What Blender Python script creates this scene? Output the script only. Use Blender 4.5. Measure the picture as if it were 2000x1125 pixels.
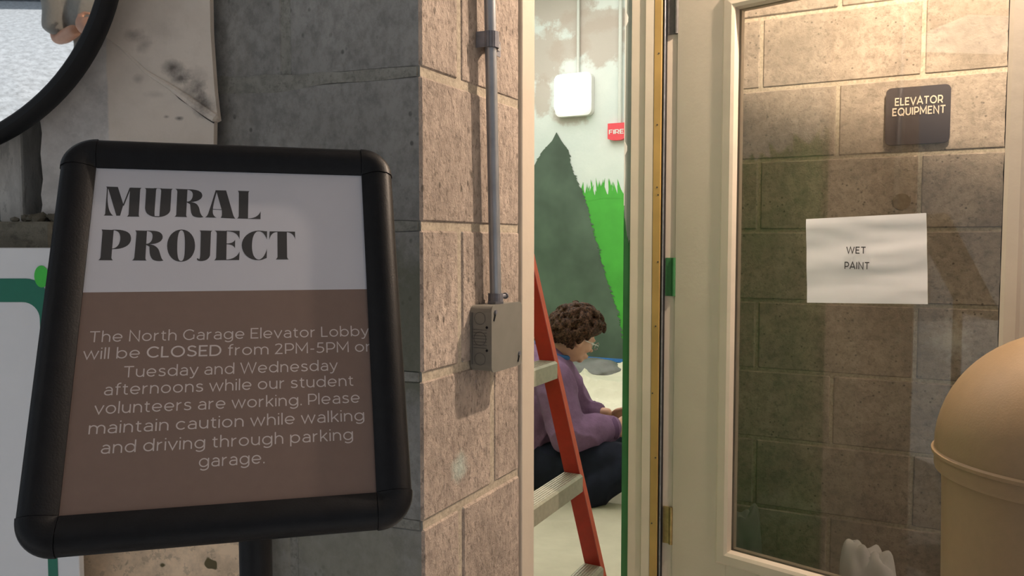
import bpy, bmesh, math, random
from mathutils import Vector, Matrix, noise
from mathutils.geometry import tessellate_polygon
random.seed(7)
R = math.radians
scene = bpy.context.scene
for o in list(bpy.data.objects): bpy.data.objects.remove(o)
COL = scene.collection

# ------------------------------------------------------------------ camera, world, lights, exposure
F = 1560.0; EYE = 1.2; PITCH = math.atan(87.5 / F)
cd = bpy.data.cameras.new('camera'); cam = bpy.data.objects.new('camera', cd); COL.objects.link(cam)
cam.location = (0, 0, EYE); cam.rotation_euler = (math.pi/2 - PITCH, 0, 0)
cd.sensor_width = 36; cd.lens = 36 * F / 2000; cd.clip_start = .02
cd.dof.use_dof = False
scene.camera = cam
scene.view_settings.view_transform = 'Standard'; scene.view_settings.look = 'None'
scene.view_settings.gamma = 1; scene.view_settings.use_curve_mapping = False
scene.view_settings.exposure = 0.13

wd = bpy.data.worlds.new('world'); scene.world = wd; wd.use_nodes = True
bg = wd.node_tree.nodes['Background']; bg.inputs[0].default_value = (.78, .88, 1, 1); bg.inputs[1].default_value = .40

CU, SU = .456, .890          # plan direction of the doorway wall (u) in world x, y
def W(u, v, z=0): return Vector((CU*u + SU*v, SU*u - CU*v, z))
def ray(px, py):             # direction through a pixel of the 2000 x 1125 photograph
    x = (px-1000)/F; z = -(py-562.5)/F
    c, s = math.cos(PITCH), math.sin(PITCH)
    return Vector((x, c + z*s, -s + z*c))
def at(px, py, d): 
    r = ray(px, py); return Vector((0, 0, EYE)) + r*(d/r.y)
def on_u(px, py, u):         # the point of the plane u = const (facing the camera down the corridor)
    r = ray(px, py); t = u/(CU*r.x + SU*r.y); return Vector((0, 0, EYE)) + r*t
def uv(p): return (CU*p.x + SU*p.y, SU*p.x - CU*p.y)

def light(name, kind, loc, power, color, size=.1, rot=(0, 0, 0), sy=None):
    l = bpy.data.lights.new(name, kind); l.energy = power; l.color = color
    if kind == 'AREA':
        l.size = size
        if sy: l.shape = 'RECTANGLE'; l.size_y = sy
    else: l.shadow_soft_size = size
    o = bpy.data.objects.new(name, l); o.location = loc; o.rotation_euler = rot; COL.objects.link(o); return o
light('alcove_lamp', 'POINT', W(1.77, .13, 2.21), 92, (1, .78, .60), .018)
light('lobby_lamp', 'AREA', W(4.7, -2.4, 3.6), 78, (1, .94, .88), 2.4, (0, 0, -R(27)), 3.0)
light('lobby_lamp', 'AREA', W(2.4, -2.3, 3.6), 36, (1, .93, .86), 1.6, (0, 0, -R(27)), 1.6)
sn = light('sun', 'SUN', (0, -6, 8), 2.6, (1, .97, .93), .02, (R(28), R(8), 0))
GA = light('garage_fill', 'AREA', (-1.9, -.5, 2.4), 3, (1, .92, .85), .8)  # unseen fill light added for a warm glow at the left

# ------------------------------------------------------------------ materials
class NT:
    def __init__(s, name):
        s.m = bpy.data.materials.new(name); s.m.use_nodes = True; s.t = s.m.node_tree
        s.b = s.t.nodes['Principled BSDF']; s.co = s.n('ShaderNodeTexCoord').outputs['Object']
    def n(s, kind, **kw):
        x = s.t.nodes.new(kind)
        for k, v in kw.items(): setattr(x, k, v)
        return x
    def l(s, a, b): s.t.links.new(a, b)
    def mapped(s, scale, loc=(0, 0, 0), rot=(0, 0, 0)):
        m = s.n('ShaderNodeMapping'); m.inputs['Scale'].default_value = scale; m.inputs['Location'].default_value = loc; m.inputs['Rotation'].default_value = rot
        s.l(s.co, m.inputs[0]); return m.outputs[0]
    def noise(s, scale, detail=4, rough=.55, stretch=(1, 1, 1), rot=(0, 0, 0), dist=0):
        x = s.n('ShaderNodeTexNoise'); x.inputs['Scale'].default_value = scale; x.inputs['Detail'].default_value = detail
        x.inputs['Roughness'].default_value = rough; x.inputs['Distortion'].default_value = dist
        s.l(s.mapped(stretch, rot=rot), x.inputs['Vector']); return x.outputs[0]
    def ramp(s, f, a, b, lo=0., hi=1.):
        x = s.n('ShaderNodeMapRange'); x.inputs[1].default_value = a; x.inputs[2].default_value = b
        x.inputs[3].default_value = lo; x.inputs[4].default_value = hi; s.l(f, x.inputs[0]); return x.outputs[0]
    def math(s, op, a, b):
        x = s.n('ShaderNodeMath', operation=op)
        for i, q in enumerate((a, b)):
            if isinstance(q, (int, float)): x.inputs[i].default_value = q
            else: s.l(q, x.inputs[i])
        return x.outputs[0]
    def mix(s, f, a, b):
        x = s.n('ShaderNodeMix', data_type='RGBA')
        for i, q in ((0, f), (6, a), (7, b)):
            if isinstance(q, (int, float)): x.inputs[i].default_value = q
            elif isinstance(q, tuple): x.inputs[i].default_value = (*q, 1)
            else: s.l(q, x.inputs[i])
        return x.outputs[2]
    def blob(s, c, r, soft=.5, wob=.5, ns=30):
        """a stain: 1 inside the ellipsoid round c, ragged rim"""
        v = s.n('ShaderNodeVectorMath', operation='SUBTRACT'); s.l(s.co, v.inputs[0]); v.inputs[1].default_value = c
        w = s.n('ShaderNodeVectorMath', operation='DIVIDE'); s.l(v.outputs[0], w.inputs[0]); w.inputs[1].default_value = r
        e = s.n('ShaderNodeVectorMath', operation='LENGTH'); s.l(w.outputs[0], e.inputs[0])
        d = s.math('ADD', e.outputs[1], s.math('MULTIPLY', s.math('SUBTRACT', s.noise(ns, 5, .65), .5), wob*2))
        return s.ramp(d, 1, 1-soft, 0, 1)
    def bump(s, h, dist, strength=1, prev=None):
        x = s.n('ShaderNodeBump'); x.inputs['Distance'].default_value = dist; x.inputs['Strength'].default_value = strength
        s.l(h, x.inputs['Height'])
        if prev: s.l(prev, x.inputs['Normal'])
        s.l(x.outputs[0], s.b.inputs['Normal']); return x.outputs[0]
    def color(s, c):
        if isinstance(c, tuple): s.b.inputs['Base Color'].default_value = (*c, 1)
        else: s.l(c, s.b.inputs['Base Color'])
    def set(s, rough=.6, metal=0, spec=.5, **kw):
        s.b.inputs['Roughness'].default_value = rough; s.b.inputs['Metallic'].default_value = metal
        s.b.inputs['Specular IOR Level'].default_value = spec
        for k, v in kw.items(): s.b.inputs[k].default_value = v
        return s.m

def plain(name, c, rough=.6, metal=0, spec=.5, grain=.06, gs=60, bump=0.0, bs=200):
    t = NT(name)
    a = tuple(x*(1-grain) for x in c); b = tuple(min(1, x*(1+grain)) for x in c)
    t.color(t.mix(t.ramp(t.noise(gs, 3), .3, .7), a, b))
    if bump: t.bump(t.noise(bs, 3), bump)
    return t.set(rough, metal, spec)

def block_mat(name, base, stretch=(1, 1, 1), bump=.0035, dark=.72, pits=True, extra=None, ns=55, flecks=.35):
    t = NT(name)
    c1 = tuple(x*dark for x in base); c2 = tuple(min(1, x*1.14) for x in base)
    c = t.mix(t.ramp(t.noise(7, 5, .6), .32, .68), c1, c2)
    fine = t.noise(ns, 6, .7, stretch)
    c = t.mix(t.ramp(fine, .36, .58, .55, 0), c, tuple(x*.45 for x in base))
    fl = t.noise(ns*2.1, 4, .75, stretch)
    c = t.mix(t.ramp(fl, .40, .44, flecks, 0), c, tuple(x*.30 for x in base))
    if pits:
        v = t.n('ShaderNodeTexVoronoi'); v.inputs['Scale'].default_value = 62; t.l(t.mapped(stretch), v.inputs['Vector'])
        pit = t.math('MULTIPLY', t.ramp(v.outputs['Distance'], .22, .12), t.ramp(t.noise(12, 3), .5, .58))
        c = t.mix(t.math('MULTIPLY', pit, .75), c, tuple(x*.22 for x in base))
    if extra: c = extra(t, c)
    t.color(c)
    n1 = t.bump(t.noise(ns*1.05, 6, .7, stretch, dist=.4), bump)
    t.bump(t.noise(240, 3, .6), bump*.25, prev=n1)
    return t.set(.95, 0, .2)

M = {}
def right_extra(t, c):
    p = at(897, 912, 1.15); q = at(933, 745, 1.19)
    c = t.mix(t.math('MULTIPLY', t.blob(p, (.022, .03, .026), .8, .55, 70), .55), c, (.52, .68, .62))
    return t.mix(t.math('MULTIPLY', t.blob(q, (.004, .006, .006), .5, .3), .9), c, (.03, .04, .2))
M['pier_lit'] = block_mat('rough_block_lit', (.50, .415, .35), (1, 1, .6), .0055, extra=right_extra, ns=70, flecks=.55)  # right faces: rough block, lamp-lit tone put into the base colour
def left_extra(t, c):
    g = t.math('MULTIPLY', t.blob(at(800, 640, 1.07), (.05, .1, .13), .4, .7, 26), .75)
    c = t.mix(g, c, (.14, .145, .10))
    g = t.math('MULTIPLY', t.blob(at(690, 1105, 1.1), (.2, .2, .09), .6, .8, 14), .6)
    c = t.mix(g, c, (.24, .235, .18))
    s = t.ramp(t.noise(9, 3, .5, (1, 1, .12)), .52, .64, 0, .35)
    c = t.mix(s, c, (.24, .215, .17))
    g = t.math('MULTIPLY', t.blob(at(530, 270, 1.17), (.003, .01, .03), .5, .8, 50), .8)
    return t.mix(g, c, (.05, .05, .05))
M['pier_dark'] = block_mat('smooth_block_shaded', (.30, .295, .28), (1, 1, .8), .0022, .85, extra=left_extra, flecks=.12)  # left faces: smoother block, shaded tone put into the base colour
def back_extra(t, c):
    p = on_u(1850, 665, 2.40); c = t.mix(t.math('MULTIPLY', t.blob(p, (.07, .07, .06), .8, .9, 40), .55), c, (.62, .60, .55))
    p = on_u(1510, 990, 2.40); c = t.mix(t.math('MULTIPLY', t.blob(p, (.16, .16, .06), .5, .9, 16), .2), c, (.6, .6, .56))
    s = t.ramp(t.noise(6, 3, .5, (1.2, 1.2, .3)), .45, .7, 0, .4)
    return t.mix(s, c, (.22, .19, .15))
M['back_block'] = block_mat('worn_block', (.40, .335, .275), (1, 1, 1), .0028, .74, extra=back_extra, ns=42)
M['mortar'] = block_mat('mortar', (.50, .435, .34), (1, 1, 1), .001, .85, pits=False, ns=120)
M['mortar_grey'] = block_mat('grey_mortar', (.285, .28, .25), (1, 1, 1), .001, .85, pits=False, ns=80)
def col_extra(t, c):
    d = 1.15
    s = t.n('ShaderNodeSeparateXYZ'); t.l(t.co, s.inputs[0])      # warmer tone right of a vertical edge
    f = t.ramp(t.math('ADD', s.outputs[0], t.math('MULTIPLY', t.noise(14), .006)), at(203, 0, d).x+.003, at(207, 0, d).x+.003)
    c = t.mix(f, c, t.mix(.7, c, (.68, .60, .51)))
    for (px, py, rx, rz, k, w) in ((262, 70, .016, .012, .45, .7), (280, 88, .014, .014, .4, .7), (338, 132, .020, .013, .85, .5), (352, 150, .018, .014, .8, .6), (378, 178, .022, .020, .6, .9), (398, 205, .018, .022, .75, .8), (385, 150, .02, .02, .25, .9),
                                   (350, 231, .008, .004, .85, .4), (325, 228, .005, .003, .6, .4), (270, 155, .010, .008, .35, .6), (300, 185, .02, .006, .2, .8), (320, 60, .03, .02, .15, .8)):
        p = at(px, py, d); c = t.mix(t.math('MULTIPLY', t.blob(p, (rx, .05, rz), .9, w, 70), k), c, (.07, .063, .06))
    return c
M['column'] = block_mat('column_paint', (.60, .585, .57), (1, 1, 1), .0006, .93, flecks=.12, pits=False, extra=col_extra, ns=12)
def ped_extra(t, c):
    f = t.math('MULTIPLY', t.ramp(t.noise(26, 2, .4), .66, .68), t.ramp(t.noise(6, 2), .45, .55))
    return t.mix(f, c, (.13, .11, .06))
M['plinth'] = block_mat('plinth_paint', (.80, .63, .45), (1, 1, 1), .0006, .92, pits=False, extra=ped_extra, ns=20)
M['ledge'] = block_mat('ledge_stone', (.22, .21, .17), (1, 1, 1), .003, .7, ns=40)
M['white_post'] = block_mat('post_paint', (.70, .68, .64), (1, 1, .3), .0012, .85, pits=False, ns=30)
M['recess'] = block_mat('dark_plaster', (.16, .15, .12), (1, 1, .5), .002, .5, ns=18)  # dark base colour for recess wall, column core and rubble
M['garage'] = block_mat('garage_concrete', (.5, .5, .5), (1, 1, 1), .002, .85, pits=False, ns=12)
M['outside'] = block_mat('outside_concrete', (.16, .17, .18), (1, 1, 1), .002, .85, pits=False, ns=12)
def gfl(t, c):
    g = t.blob(Vector((-2.2, -3.3, 0)), (.5, .35, .4), .6, .5, 3)
    return t.mix(t.math('MULTIPLY', g, .5), c, (.2, .18, .17))
M['floor'] = block_mat('floor_concrete', (.68, .69, .70), (1, 1, 1), .001, .92, pits=False, extra=gfl, ns=9)
M['door_paint'] = plain('beige_door_paint', (.52, .455, .375), .45, grain=.03, gs=12, bump=.0003, bs=90)
M['frame_paint'] = plain('beige_frame_paint', (.56, .49, .40), .5, grain=.04, gs=10, bump=.0004, bs=60)
M['yellow_wood'] = plain('yellow_edge_paint', (.36, .23, .07), .5, grain=.15, gs=9)
M['black_rubber'] = plain('black_rubber', (.007, .008, .010), .55, spec=.25)
M['black_plastic'] = plain('black_plastic', (.006, .0065, .008), .45, spec=.2, grain=.2, bump=.0002, bs=500)
M['green_dark'] = plain('dark_green_wall_paint', (.03, .135, .045), .45, grain=.2, gs=6, bump=.001, bs=30)
M['wall_green'] = plain('mid_green_wall_paint', (.05, .26, .06), .5, grain=.2, gs=6)
M['bluegrey'] = plain('blue_grey_wall_paint', (.24, .27, .25), .5, grain=.15, gs=6, bump=.001, bs=30)
M['brass'] = plain('worn_brass', (.34, .25, .11), .4, .8, grain=.3, gs=40)
M['hinge_dark'] = plain('grey_painted_hinge', (.10, .095, .09), .6, grain=.2)
M['galv'] = plain('galvanised_steel', (.36, .38, .41), .38, .75, grain=.12, gs=30)
M['galv_dark'] = plain('dull_zinc', (.20, .205, .235), .5, .5, grain=.2, gs=60)
M['box_grey'] = plain('grey_box_enamel', (.205, .20, .175), .5, .15, grain=.05, gs=40)
M['paper'] = plain('white_paper', (.72, .72, .74), .8, grain=.015, gs=20)
M['poster_paper'] = plain('poster_paper', (.47, .48, .53), .7, grain=.015, gs=20)
M['ink'] = plain('dark_ink', (.035, .035, .037), .8, grain=0)
M['brown_print'] = plain('brown_print', (.17, .118, .098), .8, grain=.03, gs=80)
M['pale_ink'] = plain('pale_ink', (.50, .45, .44), .8, grain=0)
M['sign_brown'] = plain('dark_brown_plastic', (.032, .024, .026), .45, grain=.05)
M['sign_letters'] = plain('raised_letter_plastic', (.62, .53, .42), .5, grain=0)
M['can'] = plain('beige_plastic', (.22, .145, .075), .5, grain=.04, gs=60, bump=.0002, bs=300)
M['board_white'] = plain('white_board', (.72, .74, .77), .5, grain=.01)
M['board_green'] = plain('deep_green_print', (.005, .16, .10), .5, grain=.04)
M['dot_green'] = plain('bright_green_print', (.05, .55, .06), .5, grain=.04)
M['red'] = plain('red_fibreglass', (.42, .018, .012), .45, grain=.1, gs=30)
M['red_lit'] = plain('red_fibreglass_lit', (.95, .14, .06), .45, grain=.1, gs=30)  # same red as the web, brightened to paint the light on the flanges
M['alu'] = plain('brushed_aluminium', (.50, .47, .38), .42, .55, grain=.1, gs=60)
M['alarm_red'] = plain('alarm_red', (.75, .07, .09), .4, grain=.02)
M['white_enamel'] = plain('white_enamel', (.72, .72, .68), .4, grain=.02)
M['conduit_paint'] = plain('painted_conduit', (.60, .62, .57), .45, grain=.03)
M['tree_paint'] = plain('dark_green_mural_paint', (.080, .118, .085), .7, grain=.3, gs=2.5)
M['grass_paint'] = plain('bright_green_mural_paint', (.07, .40, .045), .6, grain=.15, gs=4)
M['cloth'] = plain('canvas', (.52, .48, .365), .9, spec=.2, grain=.06, gs=9, bump=.004, bs=16)
M['cloth_bright'] = plain('pale_canvas', (.68, .64, .52), .9, spec=.2, grain=.05, gs=9, bump=.003, bs=20)
M['cloth_grey'] = plain('grey_plastic_sheet', (.17, .17, .165), .6, grain=.2, gs=9)
M['tape'] = plain('blue_tape', (.06, .22, .6), .6, grain=.1)
M['skin'] = plain('skin', (.62, .34, .23), .5, grain=.06, gs=30)
M['sweater'] = plain('purple_knit', (.20, .115, .205), .9, spec=.2, grain=.12, gs=25, bump=.002, bs=70)
M['sweater_dark'] = plain('purple_rib', (.13, .07, .14), .9, spec=.2)
M['trousers'] = plain('dark_navy_trousers', (.010, .012, .022), .9, spec=.2, grain=.3, gs=14)
M['grey_shirt'] = plain('light_grey_tshirt', (.33, .33, .31), .9, spec=.2, grain=.05, bump=.003, bs=25)
M['blue_cloth'] = plain('blue_lanyard', (.02, .10, .28), .8)
M['dirty_tshirt'] = plain('white_tshirt', (.6, .6, .6), .9)
M['glasses'] = plain('glasses_metal', (.5, .5, .48), .2, .8)
t = NT('curly_hair'); hn = t.noise(120, 3, .5, (1, 1, 1), dist=.8)
t.color(t.mix(t.ramp(hn, .4, .72), (.016, .008, .005), (.13, .065, .038))); t.bump(hn, .003); M['hair'] = t.set(.6, spec=.12)
t = NT('mural_sky')
s_ = t.n('ShaderNodeSeparateXYZ'); t.l(t.co, s_.inputs[0])
fz = t.ramp(s_.outputs[2], 2.95, 3.15); nz = t.noise(1.6, 5, .6)
c_ = t.mix(t.ramp(nz, .35, .65), (.60, .66, .63), (.70, .74, .70))
def mb(px, py, rx, rz, w=.9): return t.blob(on_u(px, py, 6.75), (rx, rx, rz), .3, w*.8, 9)
for q in ((1062, 110, .22, .28), (1175, 80, .30, .26), (1110, 95, .25, .12), (1058, 190, .10, .22), (1110, 225, .22, .11), (1160, 40, .5, .12), (1090, 10, .4, .2)):
    c_ = t.mix(t.math('MULTIPLY', mb(*q), .8), c_, (.46, .39, .335))
t.color(c_); t.bump(t.noise(40, 3), .001); M['sky_paint'] = t.set(.7)
t = NT('white_globe'); t.b.inputs['Emission Color'].default_value = (1, .97, .9, 1); t.color((.9, .9, .88)); M['lens'] = t.set(.4, **{'Emission Strength': 4.0})
t = NT('warm_diffuser'); t.b.inputs['Emission Color'].default_value = (1, .8, .55, 1); M['warm_lens'] = t.set(.4, **{'Emission Strength': 3.0})
t = NT('mirror_surface'); t.color((.9, .93, .95)); M['mirror'] = t.set(.02, 1)
# window glass: straight-through transmission plus a Fresnel reflection
t = NT('window_glass'); nt = t.t; nt.nodes.remove(t.b)
tr = t.n('ShaderNodeBsdfTransparent'); tr.inputs[0].default_value = (.93, .94, .91, 1)
gl = t.n('ShaderNodeBsdfGlossy'); gl.inputs[0].default_value = (1, 1, 1, 1); gl.inputs['Roughness'].default_value = .01
fr = t.n('ShaderNodeFresnel'); fr.inputs[0].default_value = 1.45; mx = t.n('ShaderNodeMixShader')
t.l(t.math('MULTIPLY', fr.outputs[0], 1.0), mx.inputs[0]); t.l(tr.outputs[0], mx.inputs[1]); t.l(gl.outputs[0], mx.inputs[2])
t.l(mx.outputs[0], nt.nodes['Material Output'].inputs[0]); M['glass'] = t.m

# ------------------------------------------------------------------ object helpers
def link(name, me, mat, parent=None):
    o = bpy.data.objects.new(name, me); COL.objects.link(o)
    if mat is not None:
        for m in (mat if isinstance(mat, (list, tuple)) else [mat]): me.materials.append(M[m] if isinstance(m, str) else m)
    if parent is not None:
        o.parent = parent
        top = parent
        off = Vector((0, 0, 0))
        while top is not None: off += top.location; top = top.parent
        o.location = -off
    return o
def obj(name, bm, mat, parent=None, smooth=False):
    me = bpy.data.meshes.new(name); bmesh.ops.recalc_face_normals(bm, faces=bm.faces); bm.to_mesh(me); bm.free()
    if smooth:
        me.polygons.foreach_set('use_smooth', [True]*len(me.polygons))
        try: me.set_sharp_from_angle(angle=R(40))
        except Exception: pass
    return link(name, me, mat, parent)
def tag(o, label=None, cat=None, group=None, kind=None):
    if label: o['label'] = label
    if cat: o['category'] = cat
    if group: o['group'] = group
    if kind: o['kind'] = kind
    return o
def empty(name, loc, label=None, cat=None, group=None, kind=None):
    o = bpy.data.objects.new(name, None); o.empty_display_size = .1; o.location = loc; COL.objects.link(o)
    return tag(o, label, cat, group, kind)
def bev(bm, edges, w, seg=1):
    if w: bmesh.ops.bevel(bm, geom=edges, offset=w, segments=seg, affect='EDGES', profile=.6)
def hexa(bm, q, z0, z1, bevel=0, seg=1):
    """prism over the plan polygon q (list of Vectors)"""
    a = [bm.verts.new((p.x, p.y, z0)) for p in q]; b = [bm.verts.new((p.x, p.y, z1)) for p in q]
    n = len(q); fs = [bm.faces.new(a[::-1]), bm.faces.new(b)] + [bm.faces.new((a[i], a[(i+1) % n], b[(i+1) % n], b[i])) for i in range(n)]
    if bevel: bev(bm, list({e for f in fs for e in f.edges}), bevel, seg)
def ubox(bm, u0, u1, v0, v1, z0, z1, bevel=0, seg=1):
    hexa(bm, [W(u0, v0), W(u1, v0), W(u1, v1), W(u0, v1)], z0, z1, bevel, seg)
def xbox(bm, x0, x1, y0, y1, z0, z1, bevel=0, seg=1):
    hexa(bm, [Vector((x0, y0)), Vector((x1, y0)), Vector((x1, y1)), Vector((x0, y1))], z0, z1, bevel, seg)
def fbox(bm, fr, a0, a1, b0, b1, c0, c1, bevel=0, seg=1):
    """box in a frame fr(a, b, c) -> Vector"""
    vs = [bm.verts.new(fr(a, b, c)) for a in (a0, a1) for b in (b0, b1) for c in (c0, c1)]
    fs = [bm.faces.new([vs[i] for i in q]) for q in ((0, 1, 3, 2), (4, 6, 7, 5), (0, 4, 5, 1), (2, 3, 7, 6), (0, 2, 6, 4), (1, 5, 7, 3))]
    if bevel: bev(bm, list({e for f in fs for e in f.edges}), bevel, seg)
def tube(bm, pts, r, n=12, caps=True, r2=None):
    pts = [Vector(p) for p in pts]; rings = []
    for i, p in enumerate(pts):
        d = (pts[min(i+1, len(pts)-1)] - pts[max(i-1, 0)]).normalized()
        up = Vector((0, 0, 1)) if abs(d.z) < .9 else Vector((1, 0, 0))
        a = d.cross(up).normalized(); b = d.cross(a)
        rr = r if r2 is None else r + (r2-r)*i/max(1, len(pts)-1)
        rings.append([bm.verts.new(p + (a*math.cos(k*2*math.pi/n) + b*math.sin(k*2*math.pi/n))*rr) for k in range(n)])
    for x, y in zip(rings, rings[1:]):
        for k in range(n): bm.faces.new((x[k], x[(k+1) % n], y[(k+1) % n], y[k]))
    if caps: bm.faces.new(rings[0][::-1]); bm.faces.new(rings[-1])
def lathe(bm, c, prof, n=48):
    rings = [[bm.verts.new((c[0]+r*math.cos(k*2*math.pi/n), c[1]+r*math.sin(k*2*math.pi/n), c[2]+z)) for k in range(n)] for r, z in prof]
    for x, y in zip(rings, rings[1:]):
        for k in range(n): bm.faces.new((x[k], x[(k+1) % n], y[(k+1) % n], y[k]))
    bm.faces.new(rings[0][::-1]); bm.faces.new(rings[-1])
def sheet(bm, pts, fr, c=0, th=0.0):
    """flat outline (a, b pairs) in frame fr at offset c, given thickness th"""
    tt = tessellate_polygon([[Vector((a, b, 0)) for a, b in pts]])
    vs = [bm.verts.new(fr(a, b, c)) for a, b in pts]
    for t in tt:
        try: bm.faces.new([vs[i] for i in t])
        except ValueError: pass
    if th:
        vb = [bm.verts.new(fr(a, b, c+th)) for a, b in pts]
        for t in tt:
            try: bm.faces.new([vb[i] for i in t[::-1]])
            except ValueError: pass
        n = len(vs)
        for i in range(n): bm.faces.new((vs[i], vs[(i+1) % n], vb[(i+1) % n], vb[i]))
def tri(bm):
    bmesh.ops.triangulate(bm, faces=[f for f in bm.faces if len(f.verts) > 4], ngon_method='EAR_CLIP')
def rrect(a0, a1, b0, b1, r, n=5):
    p = []
    for cx, cy, s in ((a1-r, b1-r, 0), (a0+r, b1-r, 90), (a0+r, b0+r, 180), (a1-r, b0+r, 270)):
        for k in range(n+1): q = R(s + 90*k/n); p.append((cx+r*math.cos(q), cy+r*math.sin(q)))
    return p
def _arc(cx, cy, rx, ry, a, b, n=14): return [(cx+rx*math.cos(R(a+(b-a)*k/n)), cy+ry*math.sin(R(a+(b-a)*k/n))) for k in range(n+1)]
def _glyphs():
    E_ = _arc; g = {}
    o = E_(.37, .37, .32, .325, 0, 360, 28)
    g['o'] = (.74, [o]); g['c'] = (.66, [E_(.37, .37, .32, .325, 42, 318, 22)]); g['e'] = (.74, [[(.06, .355), (.685, .355)], E_(.37, .37, .32, .325, 0, 318, 24)])
    g['a'] = (.64, [E_(.33, .45, .25, .245, 145, 0) + [(.58, 0)], [(.58, .41), (.29, .41)] + E_(.28, .225, .22, .185, 90, 270) + E_(.34, .225, .24, .185, 270, 360)])
    g['b'] = (.77, [[(.06, 0), (.06, 1.04)], E_(.39, .37, .32, .325, 0, 360, 28)]); g['d'] = (.77, [[(.71, 0), (.71, 1.04)], o])
    g['g'] = (.77, [[(.71, .74), (.71, .05)] + E_(.38, .03, .33, .27, 0, -140), o]); g['p'] = (.77, [[(.06, -.27), (.06, .74)], E_(.39, .37, .32, .325, 0, 360, 28)])
    g['f'] = (.38, [[(.16, 0), (.16, .82)] + E_(.36, .82, .20, .19, 180, 75), [(.01, .69), (.38, .69)]])
    g['t'] = (.40, [[(.16, .90), (.16, .22)] + E_(.32, .22, .16, .175, 180, 300), [(.01, .69), (.38, .69)]])
    g['h'] = (.66, [[(.06, 0), (.06, 1.04)], E_(.33, .40, .27, .295, 180, 0) + [(.60, 0)]]); g['n'] = (.66, [[(.06, 0), (.06, .74)], E_(.33, .40, .27, .295, 180, 0) + [(.60, 0)]])
    g['u'] = (.66, [[(.60, 0), (.60, .74)], E_(.33, .34, .27, .295, 360, 180) + [(.06, .74)]])
    g['m'] = (1.1, [[(.06, 0), (.06, .74)], E_(.31, .42, .25, .275, 180, 0) + [(.56, 0)], E_(.81, .42, .25, .275, 180, 0) + [(1.06, 0)]])
    g['i'] = (.10, [[(.05, 0), (.05, .74)], [(.05, .92), (.05, 1.02)]]); g['l'] = (.10, [[(.05, 0), (.05, 1.04)]])
    g['k'] = (.58, [[(.06, 0), (.06, 1.04)], [(.54, .74), (.07, .26)], [(.24, .43), (.57, 0)]]); g['r'] = (.40, [[(.06, 0), (.06, .74)], E_(.38, .38, .32, .31, 180, 92)])
    sv = [(.50, .61), (.40, .67), (.27, .695), (.14, .66), (.08, .57), (.11, .46), (.22, .40), (.37, .36), (.48, .30), (.52, .20), (.46, .09), (.30, .045), (.14, .07), (.04, .14)]
    g['s'] = (.56, [sv]); g['S'] = (.72, [[(x*1.28, .05+(y-.045)*.91/.65) for x, y in sv]])
    g['v'] = (.62, [[(0, .74), (.31, .03), (.62, .74)]]); g['w'] = (1.02, [[(0, .74), (.26, .03), (.51, .72), (.76, .03), (1.02, .74)]])
    g['y'] = (.62, [[(0, .74), (.32, .04)], [(.62, .74), (.27, -.12), (.20, -.21), (.10, -.235), (.01, -.20)]])
    g['T'] = (.74, [[(0, .95), (.74, .95)], [(.37, .95), (.37, 0)]]); g['N'] = (.82, [[(.06, 0), (.06, 1), (.76, 0), (.76, 1)]])
    g['G'] = (.90, [E_(.49, .5, .44, .455, 42, 318, 24) + [(.84, .16), (.84, .5)]]); g['C'] = (.86, [E_(.49, .5, .44, .455, 42, 318, 24)])
    g['O'] = (1.0, [E_(.5, .5, .45, .455, 0, 360, 32)]); g['Q'] = (1.0, [E_(.5, .5, .45, .455, 0, 360, 32), [(.58, .24), (.90, -.04)]])
    g['E'] = (.64, [[(.64, .95), (.06, .95), (.06, .05), (.64, .05)], [(.06, .51), (.56, .51)]]); g['F'] = (.62, [[(.62, .95), (.06, .95), (.06, 0)], [(.06, .48), (.54, .48)]])
    g['L'] = (.56, [[(.06, 1), (.06, .05), (.56, .05)]]); g['D'] = (.86, [[(.06, .05), (.06, .95), (.38, .95)] + E_(.38, .5, .43, .45, 90, -90, 18) + [(.06, .05)]])
    P = [(.06, 0), (.06, .95), (.38, .95)] + E_(.38, .65, .29, .30, 90, -90, 14) + [(.06, .35)]
    g['P'] = (.68, [P]); g['R'] = (.72, [P, [(.42, .35), (.68, 0)]]); g['M'] = (.98, [[(.06, 0), (.06, 1), (.49, .26), (.92, 1), (.92, 0)]])
    g['W'] = (1.24, [[(0, 1), (.31, .03), (.62, .98), (.93, .03), (1.24, 1)]]); g['A'] = (.86, [[(0, 0), (.43, 1), (.86, 0)], [(.14, .29), (.72, .29)]]); g['V'] = (.84, [[(0, 1), (.42, .02), (.84, 1)]])
    g['U'] = (.78, [[(.06, 1), (.06, .40)] + E_(.39, .40, .33, .355, 180, 360) + [(.72, 1)]]); g['I'] = (.12, [[(.06, 0), (.06, 1)]])
    g['2'] = (.62, [[(.04, .84), (.14, .92), (.30, .955), (.46, .91), (.53, .78), (.50, .65), (.40, .52), (.07, .05), (.60, .05)]])
    g['5'] = (.62, [[(.55, .95), (.15, .95), (.11, .56), (.30, .57), (.47, .52), (.56, .40), (.56, .24), (.46, .10), (.28, .045), (.12, .07), (.02, .14)]])
    g['-'] = (.36, [[(.03, .38), (.33, .38)]]); g['.'] = (.12, [[(.06, 0), (.06, .12)]])
    return g
FONT = _glyphs()
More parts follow.
